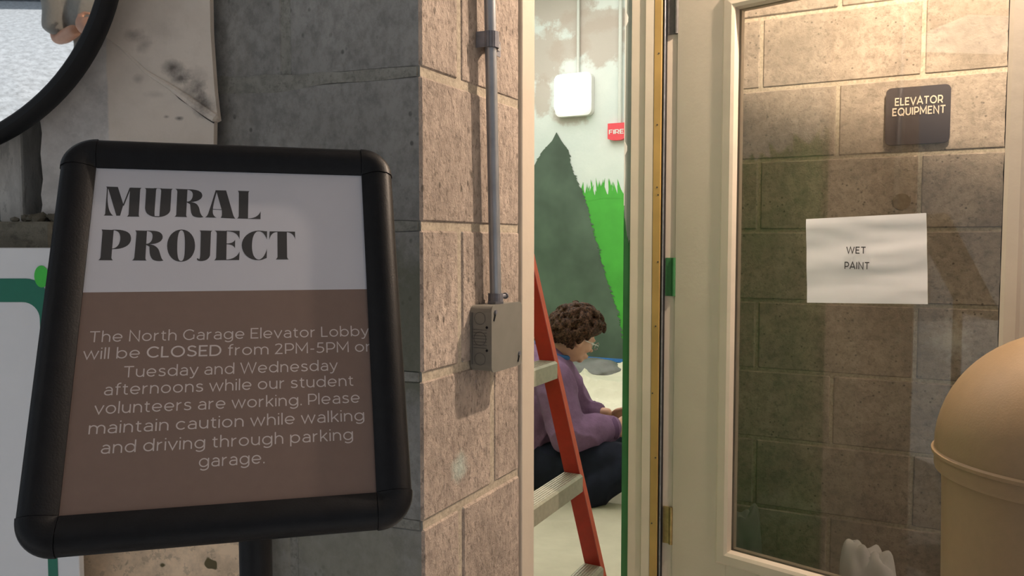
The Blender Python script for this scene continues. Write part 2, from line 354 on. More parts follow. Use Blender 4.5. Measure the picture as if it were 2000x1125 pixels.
def text_mesh(name, body, fr, x0, x1, base, cap, mat, parent, c=0, stroke=.095, ext=0.0, gap=.15, bold=''):
    """geometric sans lettering drawn as flat strokes, fitted between x0 and x1 on its baseline"""
    w = 0; place = []; bi = body.find(bold) if bold else -1
    for i, ch in enumerate(body):
        if ch == ' ': w += .34; continue
        place.append((ch, w, stroke*1.35 if 0 <= bi <= i < bi+len(bold) else stroke)); w += FONT[ch][0] + gap
    w -= gap; kx = (x1-x0)/w; bm = bmesh.new()
    for ch, off, st in place:
        for pl in FONT[ch][1]:
            n = len(pl); L = []; closed = math.dist(pl[0], pl[-1]) < 1e-4
            for i, p in enumerate(pl):
                a = pl[i-1] if i else (pl[-2] if closed else p); b = pl[i+1] if i < n-1 else (pl[1] if closed else p)
                d1 = Vector((p[0]-a[0], p[1]-a[1])); d2 = Vector((b[0]-p[0], b[1]-p[1]))
                d1 = d1.normalized() if d1.length > 1e-6 else d2.normalized(); d2 = d2.normalized() if d2.length > 1e-6 else d1
                t = d1+d2; t = t.normalized() if t.length > .2 else d1; nn = Vector((-t.y, t.x)); m_ = min(2.2, 1/max(.3, nn.dot(Vector((-d1.y, d1.x)))))
                L.append([bm.verts.new(fr(x0+(off+p[0]+s*nn.x*st/2*m_)*kx, base+(p[1]+s*nn.y*st/2*m_)*cap, c)) for s in (1, -1)])
            for A, B in zip(L, L[1:]): bm.faces.new((A[0], A[1], B[1], B[0]))
    if ext:
        g_ = bmesh.ops.extrude_face_region(bm, geom=bm.faces[:]); d = fr(0, 0, c+ext) - fr(0, 0, c)
        for q in g_['geom']:
            if isinstance(q, bmesh.types.BMVert): q.co += d
    return obj(name, bm, mat, parent)

# ------------------------------------------------------------------ the setting
CE = 2.45
def struct(name, bm, mat, parent=None, **k):
    o = obj(name, bm, mat, parent, **k)
    if parent is None: o['kind'] = 'structure'
    return o
bm = bmesh.new(); xbox(bm, -9, 9, -12, 12, -.1, 0); struct('floor', bm, 'floor')
bm = bmesh.new()
hexa(bm, [Vector((-3.2, -1.3)), Vector((3.2, -1.3)), Vector((3.2, 0)), W(2.604, 1.5), W(2.604, -.65), W(1.15, -.65), W(.6, -3.9)], CE, CE+.2); struct('ceiling', bm, 'garage')
bm = bmesh.new(); xbox(bm, -9, 9, -9.3, -9, 0, 2.6); struct('wall_rear', bm, 'outside')
bm = bmesh.new(); ubox(bm, .2, 2.404, 1.3, 1.5, 0, CE); struct('wall_right', bm, 'garage')

# pier beside the doorway: every concrete block a piece of its own
C0 = W(.892, -.592); LD = Vector((-.9374, .3482, 0)); LN = Vector((.3482, .9374, 0)); UD = Vector((CU, SU, 0))
g = .005   # half a joint
bm = bmesh.new()
e = .0022
hexa(bm, [C0 + LN*e + LD*e, C0 + LD*.62 + LN*e, C0 + LD*.62 + LN*.19, W(1.09, -.70), W(1.183, -.70), W(1.183, -.592-e), W(.892+e, -.592-e)], 0, CE)
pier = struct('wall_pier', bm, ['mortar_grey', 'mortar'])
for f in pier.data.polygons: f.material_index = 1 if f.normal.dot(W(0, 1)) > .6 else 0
ZP = EYE + .023
def blk(name, quad, z0, z1, mats, parent, bevel=.0035, pick=None, jit=.0008):
    bm = bmesh.new(); d = Vector((random.uniform(-jit, jit), random.uniform(-jit, jit), 0))
    hexa(bm, [p + d for p in quad], z0, z1, bevel)
    o = obj(name, bm, mats, parent)
    if pick:
        for f in o.data.polygons: f.material_index = pick(f)
    return o
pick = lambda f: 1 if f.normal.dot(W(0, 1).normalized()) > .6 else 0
for k in range(-6, 7):
    z0 = max(0.002, ZP + .2032*k + g); z1 = min(CE-.002, ZP + .2032*(k+1) - g)
    if z1 - z0 < .02: continue
    if k % 2 == 0:
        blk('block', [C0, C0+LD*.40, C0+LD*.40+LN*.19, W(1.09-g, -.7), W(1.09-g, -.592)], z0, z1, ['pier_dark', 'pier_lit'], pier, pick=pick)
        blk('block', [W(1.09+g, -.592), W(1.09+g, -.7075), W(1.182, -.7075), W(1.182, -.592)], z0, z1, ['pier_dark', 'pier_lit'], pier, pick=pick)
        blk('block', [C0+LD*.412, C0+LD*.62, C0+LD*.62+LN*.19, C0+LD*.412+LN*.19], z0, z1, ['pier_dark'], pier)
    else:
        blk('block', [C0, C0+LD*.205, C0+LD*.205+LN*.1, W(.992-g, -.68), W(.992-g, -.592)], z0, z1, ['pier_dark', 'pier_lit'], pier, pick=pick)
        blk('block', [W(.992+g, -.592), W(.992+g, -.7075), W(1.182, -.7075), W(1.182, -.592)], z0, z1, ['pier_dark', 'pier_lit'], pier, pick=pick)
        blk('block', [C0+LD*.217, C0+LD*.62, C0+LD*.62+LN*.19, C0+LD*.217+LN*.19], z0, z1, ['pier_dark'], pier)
# smeared grey mortar over the joints of the dark face
for k in range(-5, 6):
    bm = bmesh.new(); z = ZP + .2032*k; rows = []
    n = 40
    for i in range(n+1):
        s = .006 + .60*i/n; w1 = .006 + .012*min(1, s/.35)*(.6+.8*noise.noise(Vector((s*14, k*3.1, 0)))) ; w2 = .006 + .012*min(1, s/.35)*(.6+.8*noise.noise(Vector((s*11, k*3.1, 5))))
        p = C0 + LD*s - LN*.0003
        rows.append([bm.verts.new((p.x, p.y, z-w2)), bm.verts.new((p.x, p.y, z+w1)), ])
    for a, b in zip(rows, rows[1:]): bm.faces.new((a[0], b[0], b[1], a[1]))
    r = bmesh.ops.extrude_face_region(bm, geom=bm.faces[:])
    for q in r['geom']:
        if isinstance(q, bmesh.types.BMVert): q.co += LN*.003
    obj('mortar_smear', bm, 'mortar_grey', pier)

# back wall of the alcove behind the open door
ZB = EYE + .036; UB = 2.404
bm = bmesh.new(); ubox(bm, UB+.004, UB+.2, -.592, 1.3, 0, CE); bw = struct('wall_back', bm, 'mortar')
for k in range(-7, 7):
    z0 = max(.002, ZB + .2032*k + g); z1 = min(CE-.002, ZB + .2032*(k+1) - g)
    if z1 - z0 < .02: continue
    edges = [-.592] + [x for x in ([-.425 + .4155*i for i in range(5)] if k % 2 == 0 else [-.217 + .4155*i for i in range(4)])] + [1.299]
    for a, b in zip(edges, edges[1:]):
        if b > 1.299 or b-a < .03: continue
        bm = bmesh.new(); j = random.uniform(-.0012, .0012)
        ubox(bm, UB+j, UB+.15, a+g, b-g, z0, z1, .003); obj('block', bm, 'back_block', bw)
# stretch of block wall between door frame and back wall
bm = bmesh.new(); ubox(bm, 2.104, UB, -.7075, -.574, 0, CE); sw = struct('wall_side', bm, 'mortar')
for k in range(-7, 7):
    z0 = max(.002, ZB + .2032*k + g); z1 = min(CE-.002, ZB + .2032*(k+1) - g)
    if z1 - z0 < .02: continue
    bm = bmesh.new(); ubox(bm, 2.106, UB-.004, -.66, -.570, z0, z1, .003); obj('block', bm, 'back_block', sw)
# round filled hole
p = on_u(1761, 394, UB); pu, pv = uv(p); bm = bmesh.new()
sheet(bm, [(pv+.022*math.cos(a*.3)*(1+.06*math.sin(a*2.1)), p.z+.022*math.sin(a*.3)) for a in range(21)], lambda a, b, c: W(UB-.0012-c, a, b), 0, .0015); tri(bm)
M['plug'] = plain('brown_filler', (.20, .155, .105), .9, grain=.2); obj('filled_hole', bm, 'plug', bw)

# lobby shell
LH = 3.75; UF = 6.76
bm = bmesh.new(); ubox(bm, UF, UF+.2, -3.8, -.7075, 0, LH); wf = struct('wall_far', bm, 'sky_paint')
bm = bmesh.new(); ubox(bm, 2.105, UF, -.7075, -.60, CE+.21, LH); ubox(bm, UB+.2, UF, -.7075, -.60, 0, CE+.21); ubox(bm, 1.02, 2.105, -.7075, -.60, CE, LH); struct('wall_lobby_right', bm, 'white_enamel')
bm = bmesh.new(); ubox(bm, 1.1, UF+.2, -4.0, -3.8, 0, LH); wl = struct('wall_lobby_left', bm, 'sky_paint')
bm = bmesh.new(); ubox(bm, 1.1, 1.2, -3.8, -.7075, 0, LH); wn = struct('wall_lobby_near', bm, 'sky_paint')
bm = bmesh.new(); ubox(bm, 1.02, UF+.2, -4.0, -.6, LH, LH+.15); struct('ceiling_lobby', bm, 'white_enamel')
def strip(bm, fr, L, c):
    """painted area between two edges given row by row"""
    rows = [(bm.verts.new(fr(*a, c)), bm.verts.new(fr(*b, c))) for a, b in L]
    for p, q in zip(rows, rows[1:]): bm.faces.new((p[0], q[0], q[1], p[1]))
def hill(parent, fr, a0, a1, zt, mat='grass_paint', n=90, amp=.07, name='painted_grass'):
    bm = bmesh.new(); zf = lambda a: zt + .05*math.sin(a*2.3+1) + .02*math.sin(a*7)
    strip(bm, fr, [((a0+(a1-a0)*i/n, .01), (a0+(a1-a0)*i/n, zf(a0+(a1-a0)*i/n))) for i in range(n+1)], 0)
    for i in range(n*3):
        a = random.uniform(a0, a1); w = random.uniform(.012, .03); h = amp*random.random()**1.5; t = random.uniform(-.04, .04)
        bm.faces.new([bm.verts.new(fr(*q, i*.000002)) for q in ((a-w, zf(a-w)-.0004), (a+w, zf(a+w)-.0004), (a+t, zf(a)+h))])
    return obj(name, bm, mat, parent)
fru = lambda a, b, c: W(UF-.002-c, a, b)
# grass: level of the tips in the photograph
zt = on_u(1180, 398, UF).z
hill(wf, fru, -3.79, -.71, zt-.02, n=200, amp=.20)
hill(wn, lambda a, b, c: W(1.202+c, a, b), -3.79, -.71, 1.55, n=120, mat='wall_green')
hill(wl, lambda a, b, c: W(a, -3.798+c, b), 1.25, 6.7, 1.5, n=180)
def tree(parent, left, right, name='painted_tree'):
    """conifer painted on the far wall: solid body and short needle strokes along its edges"""
    cv = lambda P: [(uv(on_u(x, y, UF))[1], on_u(x, y, UF).z) for x, y in P]
    Lf, Rt = cv(left), cv(right); bm = bmesh.new()
    def xat(P, z):
        for (a, b), (c, d) in zip(P, P[1:]):
            if d <= z <= b: return a + (c-a)*(b-z)/max(1e-6, b-d)
        return P[-1][0]
    zt_, n = min(Lf[0][1], Rt[0][1]), 90; rows = []
    for i in range(n+1):
        z = zt_ + (.012-zt_)*i/n; rows.append(((xat(Lf, z), z), (xat(Rt, z), z)))
    strip(bm, fru, rows, .005)
    for P, s in ((Lf, -1), (Rt, 1)):
        for i in range(150):
            z = random.uniform(.05, zt_-.12); a = xat(P, z); l = random.uniform(.008, .042)*(.5 + .5*min(1, (zt_-z))); h = random.uniform(.012, .03)
            bm.faces.new([bm.verts.new(fru(*q, .0052+i*.00001)) for q in ((a-s*.02, z+h), (a-s*.02, z-h), (a+s*l, z-h-random.uniform(-.015, .03)))])
    return obj(name, bm, 'tree_paint', parent)
tree(wf, [(1087, 259), (1079, 275), (1064, 291), (1050, 312), (1040, 332), (1015, 390), (990, 480), (960, 590), (930, 700), (900, 780)],
     [(1088, 259), (1097, 275), (1112, 296), (1115, 325), (1131, 362), (1147, 404), (1159, 455), (1173, 505), (1189, 560), (1204, 605), (1213, 650), (1223, 720), (1232, 780)])
# blue masking tape along the foot of the far wall
bm = bmesh.new(); ubox(bm, UF-.010, UF-.004, -3.7, -.75, 0.135, .168); obj('masking_tape', bm, 'tape', wf)

# left: parapet, painted column, post
bm = bmesh.new(); hexa(bm, [Vector(q) for q in ((-2.6, 1.11), (-.64, 1.11), (-.64, 1.145), (-.69, 1.145), (-.69, 1.4), (-2.6, 1.4))], EYE-.05, EYE+.030, .004); xbox(bm, -2.6, -.55, 1.12, 1.4, 0, EYE-.052, .003); struct('wall_parapet', bm, 'ledge')
bm = bmesh.new(); xbox(bm, -.63, -.374, 1.105, 1.118, 0, EYE-.10, .002); struct('wall_plinth', bm, 'plinth')
D = 1.15
xl = at(76, 300, D).x; xr = at(413, 0, D).x
bm = bmesh.new()
# right edge with the torn plaster lip
rp = [(413, -60), (411, 60), (415, 120), (419, 175), (424, 222), (425.5, 233), (418, 237), (417, 290), (418, 420), (419, 620), (420, 900)]
lp = [(84, 900), (84, 436), (78, 428), (83, 400), (80, 380), (84, 350), (79, 300), (82, 260), (76, 220), (75, 180), (74, -60)]
pts = [(at(x, y, D).x, at(x, y, D).z) for x, y in rp[::-1] + lp[::-1]]
pts = [(at(x, y, D).x, at(x, y, D).z) for x, y in rp]; pts[0] = (pts[0][0], CE); pts[-1] = (pts[-1][0], .62)
pl = [(at(x, y, D).x, at(x, y, D).z) for x, y in lp]; pl[0] = (pl[0][0], .62); pl[-1] = (pl[-1][0], CE)
sheet(bm, pts+pl, lambda a, b, c: Vector((a, D+c, b)), 0, .014); tri(bm)
bmesh.ops.translate(bm, verts=bm.verts, vec=(0, 0, 0)); colm = struct('wall_column', bm, 'column')
bm = bmesh.new(); xbox(bm, xl+.012, -.50, D+.061, D+.24, EYE+.032, CE); obj('core', bm, 'recess', colm)
# raised plaster seam running down the column
bm = bmesh.new()
seam = [(164, 44, .0010), (185, 60, .0016), (207, 72, .0016), (235, 92, .0016), (262, 118, .002), (285, 140, .0024), (305, 153, .0035), (330, 168, .0045), (350, 182, .006), (375, 200, .0075), (400, 217, .008), (421, 231, .0075), (425, 233, .003)]
for a, b in zip(seam, seam[1:]):
    tube(bm, [at(a[0], a[1], D+.001), at(b[0], b[1], D+.001)], a[2]*.8+.001, 8, True, b[2]*.8+.001)
obj('plaster_seam', bm, 'column', colm, smooth=True)
bm = bmesh.new()
crk = [(340, 178), (352, 190), (368, 201), (384, 213), (402, 227), (418, 237)]
for a, b in zip(crk, crk[1:]): tube(bm, [at(a[0], a[1]+3, D), at(b[0], b[1]+3, D)], .0012, 6)
M['crack'] = plain('dark_crack', (.05, .045, .04), .9); obj('crack', bm, 'crack', colm)
bm = bmesh.new(); xbox(bm, -2.6, -.55, 1.36, 1.46, EYE+.02, CE); struct('wall_left', bm, 'recess')
bm = bmesh.new()
x1 = at(49, 300, 1.19).x; x0 = at(3, 300, 1.19).x
hexa(bm, [Vector((x0, 1.18)), Vector((x1, 1.18)), Vector((x1+.008, 1.22)), Vector((x1, 1.29)), Vector((x0, 1.29))], EYE+.031, CE, .004, 2)
po = struct('trim_1', bm, 'white_post')
bm = bmesh.new(); xbox(bm, x0-.09, x0-.012, 1.20, 1.30, EYE+.031, CE, .004); struct('trim_2', bm, 'white_post')
bm = bmesh.new()
for i in range(26):
    a = random.random(); p = Vector((-.70 + a*.07, 1.125+random.random()*.02, EYE+.032+random.random()*.006)); r = .003+.006*random.random()
    bmesh.ops.create_icosphere(bm, subdivisions=1, radius=r, matrix=Matrix.Translation(p) @ Matrix.Rotation(a*9, 4, (1, 1, 0)) @ Matrix.Diagonal((1.4, 1, .8, 1)))
tag(obj('rubble', bm, 'recess'), 'crumbled plaster bits on the ledge at the foot of the painted column', 'rubble', kind='stuff')

GLYPHS = [[112,222,224,224,292,434,270,568,235,569,135,252,124,243],[287,439,337,230,347,233,344,260,297,453],[343,228,454,228,448,233,444,240,442,248,441,257,446,551,447,559,449,567,452,573,456,577,333,577,339,572,344,565,348,558,349,548,342,269],[120,236,131,247,136,368,140,403,146,437,153,469,162,499,172,524,184,545,196,561,208,569,114,569,120,565,124,559,127,552,128,543,122,276],[483,229,610,230,604,232,600,237,597,243,596,253,596,525,600,569,632,578,603,576,578,571,556,562,538,549,523,534,512,515,505,494,501,471,498,265,497,251,494,241,489,234,483,229],[628,231,759,231,754,236,750,242,748,249,747,258,748,494,744,511,737,526,727,540,713,552,697,562,678,570,656,575,632,578,617,569,645,566,645,403,646,261,643,248,639,238,634,233,628,231],[575,227,651,228,651,233,575,231],[599,566,647,567,647,576,599,575],[784,230,905,232,906,547,907,555,909,563,913,568,918,573,790,571,797,566,802,560,806,552,808,544,805,266,803,255,799,245,792,237,784,230],[897,232,919,232,944,232,969,235,995,240,1018,248,1037,261,1050,278,1057,302,1055,323,1047,341,1036,354,1023,365,1007,374,992,380,977,384,964,387,904,391,904,384,917,383,929,379,939,371,947,361,953,348,958,333,960,317,961,300,959,286,956,274,951,264,944,256,935,249,925,243,912,240,898,237],[922,387,945,388,965,392,982,398,997,407,1009,418,1019,433,1027,449,1033,469,1037,489,1041,507,1046,523,1052,536,1058,548,1065,557,1072,564,1079,570,1066,573,1052,576,1038,576,1022,575,1008,573,994,569,981,563,971,555,962,540,955,523,951,504,948,485,945,466,943,447,941,430,938,415,905,394,904,387],[109,731,223,736,225,1050,227,1060,231,1069,237,1076,243,1082,107,1081,115,1073,121,1064,124,1054,125,1042,120,769,119,756,116,746,113,738,109,731],[211,732,247,731,280,733,310,739,336,748,358,761,375,778,386,801,392,828,391,860,383,886,369,908,348,926,323,940,293,949,259,955,221,956,220,949,237,946,252,939,265,928,275,914,283,897,288,877,291,855,291,829,289,810,285,793,279,777,271,764,261,754,247,746,231,740,211,738],[423,738,537,740,541,1053,543,1064,545,1072,550,1079,555,1084,417,1083,425,1076,431,1068,435,1057,437,1045,439,774,437,762,434,752,429,744,423,738],[527,739,554,738,581,739,607,741,632,745,654,753,671,766,684,783,691,807,690,829,683,847,673,862,659,873,643,882,626,889,608,893,591,896,535,899,534,893,549,891,562,886,572,878,581,867,587,854,591,839,593,822,593,804,592,790,588,777,583,767,576,758,567,752,556,747,543,745,527,744],[551,895,573,897,593,902,611,909,627,919,640,930,651,943,659,956,665,969,671,988,677,1007,682,1024,687,1040,692,1054,698,1066,705,1076,713,1084,701,1087,688,1089,673,1090,658,1089,644,1087,631,1083,619,1078,609,1071,597,1054,588,1035,581,1014,577,993,575,973,573,954,572,937,570,925,535,903,534,897],[868,721,840,726,814,737,791,755,771,778,756,807,745,839,739,876,738,915,743,954,752,989,765,1020,782,1046,802,1068,825,1084,851,1093,880,1097,880,1089,868,1085,858,1073,851,1055,846,1032,842,1005,839,976,837,945,836,914,835,881,835,848,836,817,839,790,843,766,849,748,857,735,869,731],[868,721,897,725,923,736,946,753,966,776,983,804,996,837,1004,874,1008,913,1007,952,1000,987,989,1019,974,1046,955,1067,933,1083,908,1093,880,1097,880,1089,891,1085,899,1073,905,1055,908,1032,910,1005,910,975,910,945,909,914,908,880,906,847,903,817,899,789,894,765,887,747,879,735,869,731],[1193,236,1296,236,1375,538,1380,551,1385,563,1392,574,1398,583,1250,576,1256,564,1260,544,1260,518,1258,483,1200,260],[1189,235,1203,243,1199,266,1189,318,1180,365,1174,407,1170,444,1168,476,1168,503,1171,525,1177,542,1185,554,1193,564,1203,571,1214,575,1091,573,1099,568,1107,559,1115,546,1122,529,1150,410],[1168,468,1257,472,1257,479,1168,475],[1415,236,1538,238,1533,243,1529,249,1527,257,1526,265,1526,578,1546,576,1567,572,1586,566,1604,557,1620,544,1635,528,1646,509,1655,487,1654,585,1414,581,1421,575,1426,567,1429,557,1431,546,1427,268,1425,259,1423,250,1419,243,1415,236],[1043,730,1174,732,1167,736,1162,742,1159,749,1158,756,1158,1020,1154,1036,1148,1050,1139,1062,1129,1072,1116,1080,1102,1085,1086,1088,1070,1089,1062,1088,1054,1087,1048,1085,1042,1082,1037,1078,1034,1073,1032,1067,1032,1061,1033,1058,1035,1057,1037,1056,1040,1057,1042,1058,1044,1060,1046,1062,1047,1066,1052,1067,1056,1065,1058,1059,1060,1051,1061,1041,1062,1029,1062,1016,1062,1003,1058,758,1056,748,1053,741,1049,735,1043,730],[1191,730,1316,732,1319,1077,1198,1081,1205,1075,1211,1067,1215,1058,1218,1047,1217,765,1214,753,1208,743,1201,736,1191,730],[1306,729,1444,730,1445,832,1437,808,1426,788,1413,771,1397,758,1378,748,1356,742,1333,738,1306,736],[1310,882,1328,882,1343,880,1357,876,1369,872,1379,865,1388,857,1395,848,1401,837,1402,939,1396,928,1389,918,1380,910,1369,903,1357,898,1344,895,1328,892,1310,891],[1311,1071,1338,1069,1362,1063,1384,1054,1402,1042,1418,1028,1431,1012,1441,994,1448,974,1446,1077,1311,1078],[1638,724,1601,729,1568,741,1539,758,1514,780,1494,806,1480,835,1471,867,1468,901,1472,937,1482,971,1498,1002,1518,1028,1543,1050,1572,1066,1605,1076,1642,1079,1642,1071,1623,1065,1608,1053,1596,1036,1586,1015,1580,991,1575,964,1572,937,1571,909,1572,878,1574,847,1578,817,1585,790,1594,767,1606,749,1620,737,1638,733],[1634,724,1650,725,1664,726,1678,727,1690,729,1700,730,1709,731,1717,731,1723,729,1722,834,1715,812,1707,792,1698,775,1688,761,1677,749,1664,740,1650,735,1634,733],[1638,1079,1653,1078,1666,1075,1678,1071,1689,1067,1698,1062,1707,1058,1714,1055,1721,1053,1723,940,1716,968,1708,994,1698,1016,1688,1035,1676,1050,1664,1061,1651,1069,1638,1071],[1749,732,2012,733,2014,836,2010,814,2003,795,1995,779,1984,766,1972,756,1958,748,1943,743,1926,741,1825,741,1809,743,1795,748,1783,757,1773,768,1764,781,1756,798,1750,817,1745,838],[1829,735,1927,736,1929,1036,1931,1047,1934,1056,1940,1063,1947,1069,1812,1069,1819,1062,1825,1054,1829,1045,1831,1036]]
MIRN = (.06, -1, -.12); MIRR = 1.3; BYST = (-.39, -.34, 0); BYAW = 1.5708
# ------------------------------------------------------------------ doorway: frame and open door
UJ = 2.03
fr_ = empty('trim_3', W(1.2, -.6), kind='structure'); fr_.name = 'door_frame'
bm = bmesh.new(); ubox(bm, 1.184, 1.232, -.7075, -.588, 0, 2.08, .0015); obj('near_jamb', bm, 'frame_paint', fr_)
bm = bmesh.new(); ubox(bm, UJ, UJ+.03, -.6888, -.651, 0, 2.08, .001); ubox(bm, UJ-.006, UJ+.03, -.650, -.6256, 0, 2.08, .0015); ubox(bm, 2.05, 2.104, -.605, -.570, 0, 2.08, .001); obj('far_jamb', bm, 'frame_paint', fr_)
bm = bmesh.new(); ubox(bm, UJ-.007, UJ+.03, -.6254, -.6055, 0, 2.08, .001); ye = obj('jamb_edge', bm, 'yellow_wood', fr_)
tag(ye, 'worn yellow painted edge strip dotted with old screw holes')
for z in [EYE + (475-y)/F*2.05 for y in (105, 243, 365, 380, 512, 640, 775, 905, 1040)]:
    bm = bmesh.new(); v = -.6155 + random.uniform(-.006, .006)
    sheet(bm, [(v+.0022*math.cos(a*.78), z+.0022*math.sin(a*.78)) for a in range(8)], lambda a, b, c: W(UJ-.0072-c, a, b), 0, .0008); obj('screw_hole', bm, 'crack', fr_)
bm = bmesh.new(); ubox(bm, UJ-.001, UJ+.03, -.6052, -.5985, 0, 2.08); obj('door_seal', bm, 'black_rubber', fr_)
bm = bmesh.new(); tube(bm, [W(UJ-.001, -.5995, .01), W(UJ-.001, -.5995, 2.07)], .0022, 8); obj('seal_highlight', bm, 'galv_dark', fr_)  # grey bead drawn as the highlight line along the black seal
bm = bmesh.new(); ubox(bm, 1.184, 2.104, -.7075, -.588, 2.081, 2.13, .001); ubox(bm, 1.184, 2.104, -.70, -.60, 2.13, CE); obj('head_jamb', bm, 'frame_paint', fr_)
# painted plaster return behind the jamb: grey-blue above, mural green below, hand-painted edge
def ret(name, z0, z1, mat, top):
    bm = bmesh.new(); n = 30; L = []; 
    for i in range(n+1):
        v = -.6888 - (.0187)*i/n
        L.append((v, z1 + (.05*math.sin(i*.9)*random.random() + (-.10*i/n if top else 0) if top else 0)))
    rows = []
    sheet(bm, [(-.6888, z0), (-.7075, z0)] + L[::-1], lambda a, b, c: W(UJ+.001-c+(.0006 if top else 0), a, b), -.0015, .003); tri(bm)
    return obj(name, bm, mat, fr_)
ze = EYE - .02
bm = bmesh.new(); ubox(bm, UJ+.004, UJ+.07, -.7072, -.6888, 0, CE); obj('plaster_return', bm, 'bluegrey', fr_)
bm = bmesh.new(); n = 36; pts = [(-.6889, 0.01), (-.7074, 0.01)]
for i in range(13): pts.append((-.7074 + .0185*i/12, ze + .10*(1-i/12)**2 + .03*random.random()))
sheet(bm, pts, lambda a, b, c: W(UJ+.0038-c, a, b), 0, .0016); tri(bm); obj('green_paint', bm, 'green_dark', fr_)
# ragged white paint line on the lobby-side arris
bm = bmesh.new(); P0 = []; P1 = []
for i in range(80):
    z = ze + .12 + i*.012; wv = .0015 + .004*max(0, noise.noise(Vector((z*9, 0, 3)))) + (.006 if i in (12, 13, 40, 41) else 0)
    P0.append((-.7076, z)); P1.append((-.7076+wv, z))
sheet(bm, P0 + P1[::-1], lambda a, b, c: W(UJ+.0036-c, a, b), 0, .0016); tri(bm); obj('paint_edge', bm, 'white_enamel', fr_)

H = Vector((.424, 2.08, 0)); DW = Vector((.746, -.665, 0)).normalized(); DN = Vector((-.665, -.746, 0)).normalized()
def dr(s, z, t): return H + DW*s + DN*t + Vector((0, 0, z))
door = empty('door_1', H, kind='structure')
ZT = at(1428, 10, 1.97).z; ZBt = at(1411, 1083, 1.97).z
s0, s1, WD, TH = .156, .741, .906, .044
bm = bmesh.new()
fbox(bm, dr, 0, s0, .012, 2.04, -TH, 0, .0015); obj('hinge_stile', bm, 'door_paint', door)
bm = bmesh.new(); fbox(bm, dr, s1, WD, .012, 2.04, -TH, 0, .0015); obj('lock_stile', bm, 'door_paint', door)
bm = bmesh.new(); fbox(bm, dr, s0, s1, ZT, 2.04, -TH, 0); obj('top_rail', bm, 'door_paint', door)
bm = bmesh.new(); fbox(bm, dr, s0, s1, .012, ZBt, -TH, 0); obj('bottom_rail', bm, 'door_paint', door)
# lite frame: four mitred mouldings on both faces
def mould(side):
    sg = 1 if side else -1; base = 0 if side else -TH
    prof = [(-.030, 0), (-.024, .005), (-.004, .007), (.004, .004), (.006, -.016), (-.0, -.016)]
    loops = []
    cs = [(s0, ZBt, 1, 1), (s1, ZBt, -1, 1), (s1, ZT, -1, -1), (s0, ZT, 1, -1)]
    for i in range(4):
        a, b = cs[i], cs[(i+1) % 4]; bm = bmesh.new(); ra = []; rb = []
        for d, e in prof:
            ra.append(bm.verts.new(dr(a[0]+a[2]*d, a[1]+a[3]*d, base+sg*e))); rb.append(bm.verts.new(dr(b[0]+b[2]*d, b[1]+b[3]*d, base+sg*e)))
        n = len(prof)
        for k in range(n): bm.faces.new((ra[k], ra[(k+1) % n], rb[(k+1) % n], rb[k]))
        bm.faces.new(ra[::-1]); bm.faces.new(rb); obj('glazing_bead', bm, 'frame_paint', door)
mould(True); mould(False)
bm = bmesh.new(); fbox(bm, dr, s0+.0012, s1-.0012, ZBt+.001, ZT-.001, -TH/2-.003, -TH/2+.003); obj('glass_pane', bm, 'glass', door)
# dark sealing gasket at the right of the glass
bm = bmesh.new()
for sd in (1,):
    pts = [(s1-.004, ZBt), (s1-.004, ZT)]
    for i in range(60): z = ZT + (ZBt-ZT)*i/59; pts.append((s1-.009 - .003*noise.noise(Vector((z*25, 1, 0))), z))
    sheet(bm, pts, dr, -TH/2+.0032, .003); tri(bm)
obj('gasket', bm, 'black_rubber', door)
hz = [EYE + (475-y)/F*2.08 for y in (35, 541, 1037)]
for z, m, lb in zip(hz, ('hinge_dark', 'green_dark', 'brass'), ('hinge painted over in dark grey', 'hinge painted over in mural green', 'bare worn brass hinge')):
    bm = bmesh.new(); ubox(bm, 2.0475, 2.0499, -.597, -.572, z-.05, z+.05, .0005); h_ = obj('hinge', bm, m, door); tag(h_, lb)
    bm = bmesh.new(); tube(bm, [W(2.046, -.574, z-.05), W(2.046, -.574, z+.05)], .0058, 12); obj('knuckle', bm, m, h_, smooth=True)
    for dz in (-.03, 0, .03):
        bm = bmesh.new(); tube(bm, [W(2.0477, -.586+.004*(1 if dz == 0 else -1), z+dz), W(2.0468, -.586+.004*(1 if dz == 0 else -1), z+dz)], .003, 10); obj('screw', bm, m, h_)
# lock: recessed plate and lever
bm = bmesh.new()
sc = WD - .046; pc = at(2012, 612, 1.56)
sheet(bm, rrect(sc-.028, sc+.028, pc.z-.055, pc.z+.05, .012), dr, 0, .006); tri(bm); pl_ = obj('lock_plate', bm, 'galv_dark', door)
bm = bmesh.new(); tube(bm, [dr(sc, pc.z, .005), dr(sc, pc.z, .045)], .010, 16); obj('lever_neck', bm, 'galv', pl_, smooth=True)
bm = bmesh.new(); tube(bm, [dr(sc+.008, pc.z, .046), dr(sc-.01, pc.z, .05), dr(sc-.005, pc.z-.0, .05)], .008, 12); obj('lever', bm, 'galv', pl_, smooth=True)
bm = bmesh.new(); fbox(bm, dr, sc-.020, sc+.02, pc.z-.085, pc.z-.06, .0005, .007, .002); obj('strike_cover', bm, 'black_plastic', pl_)

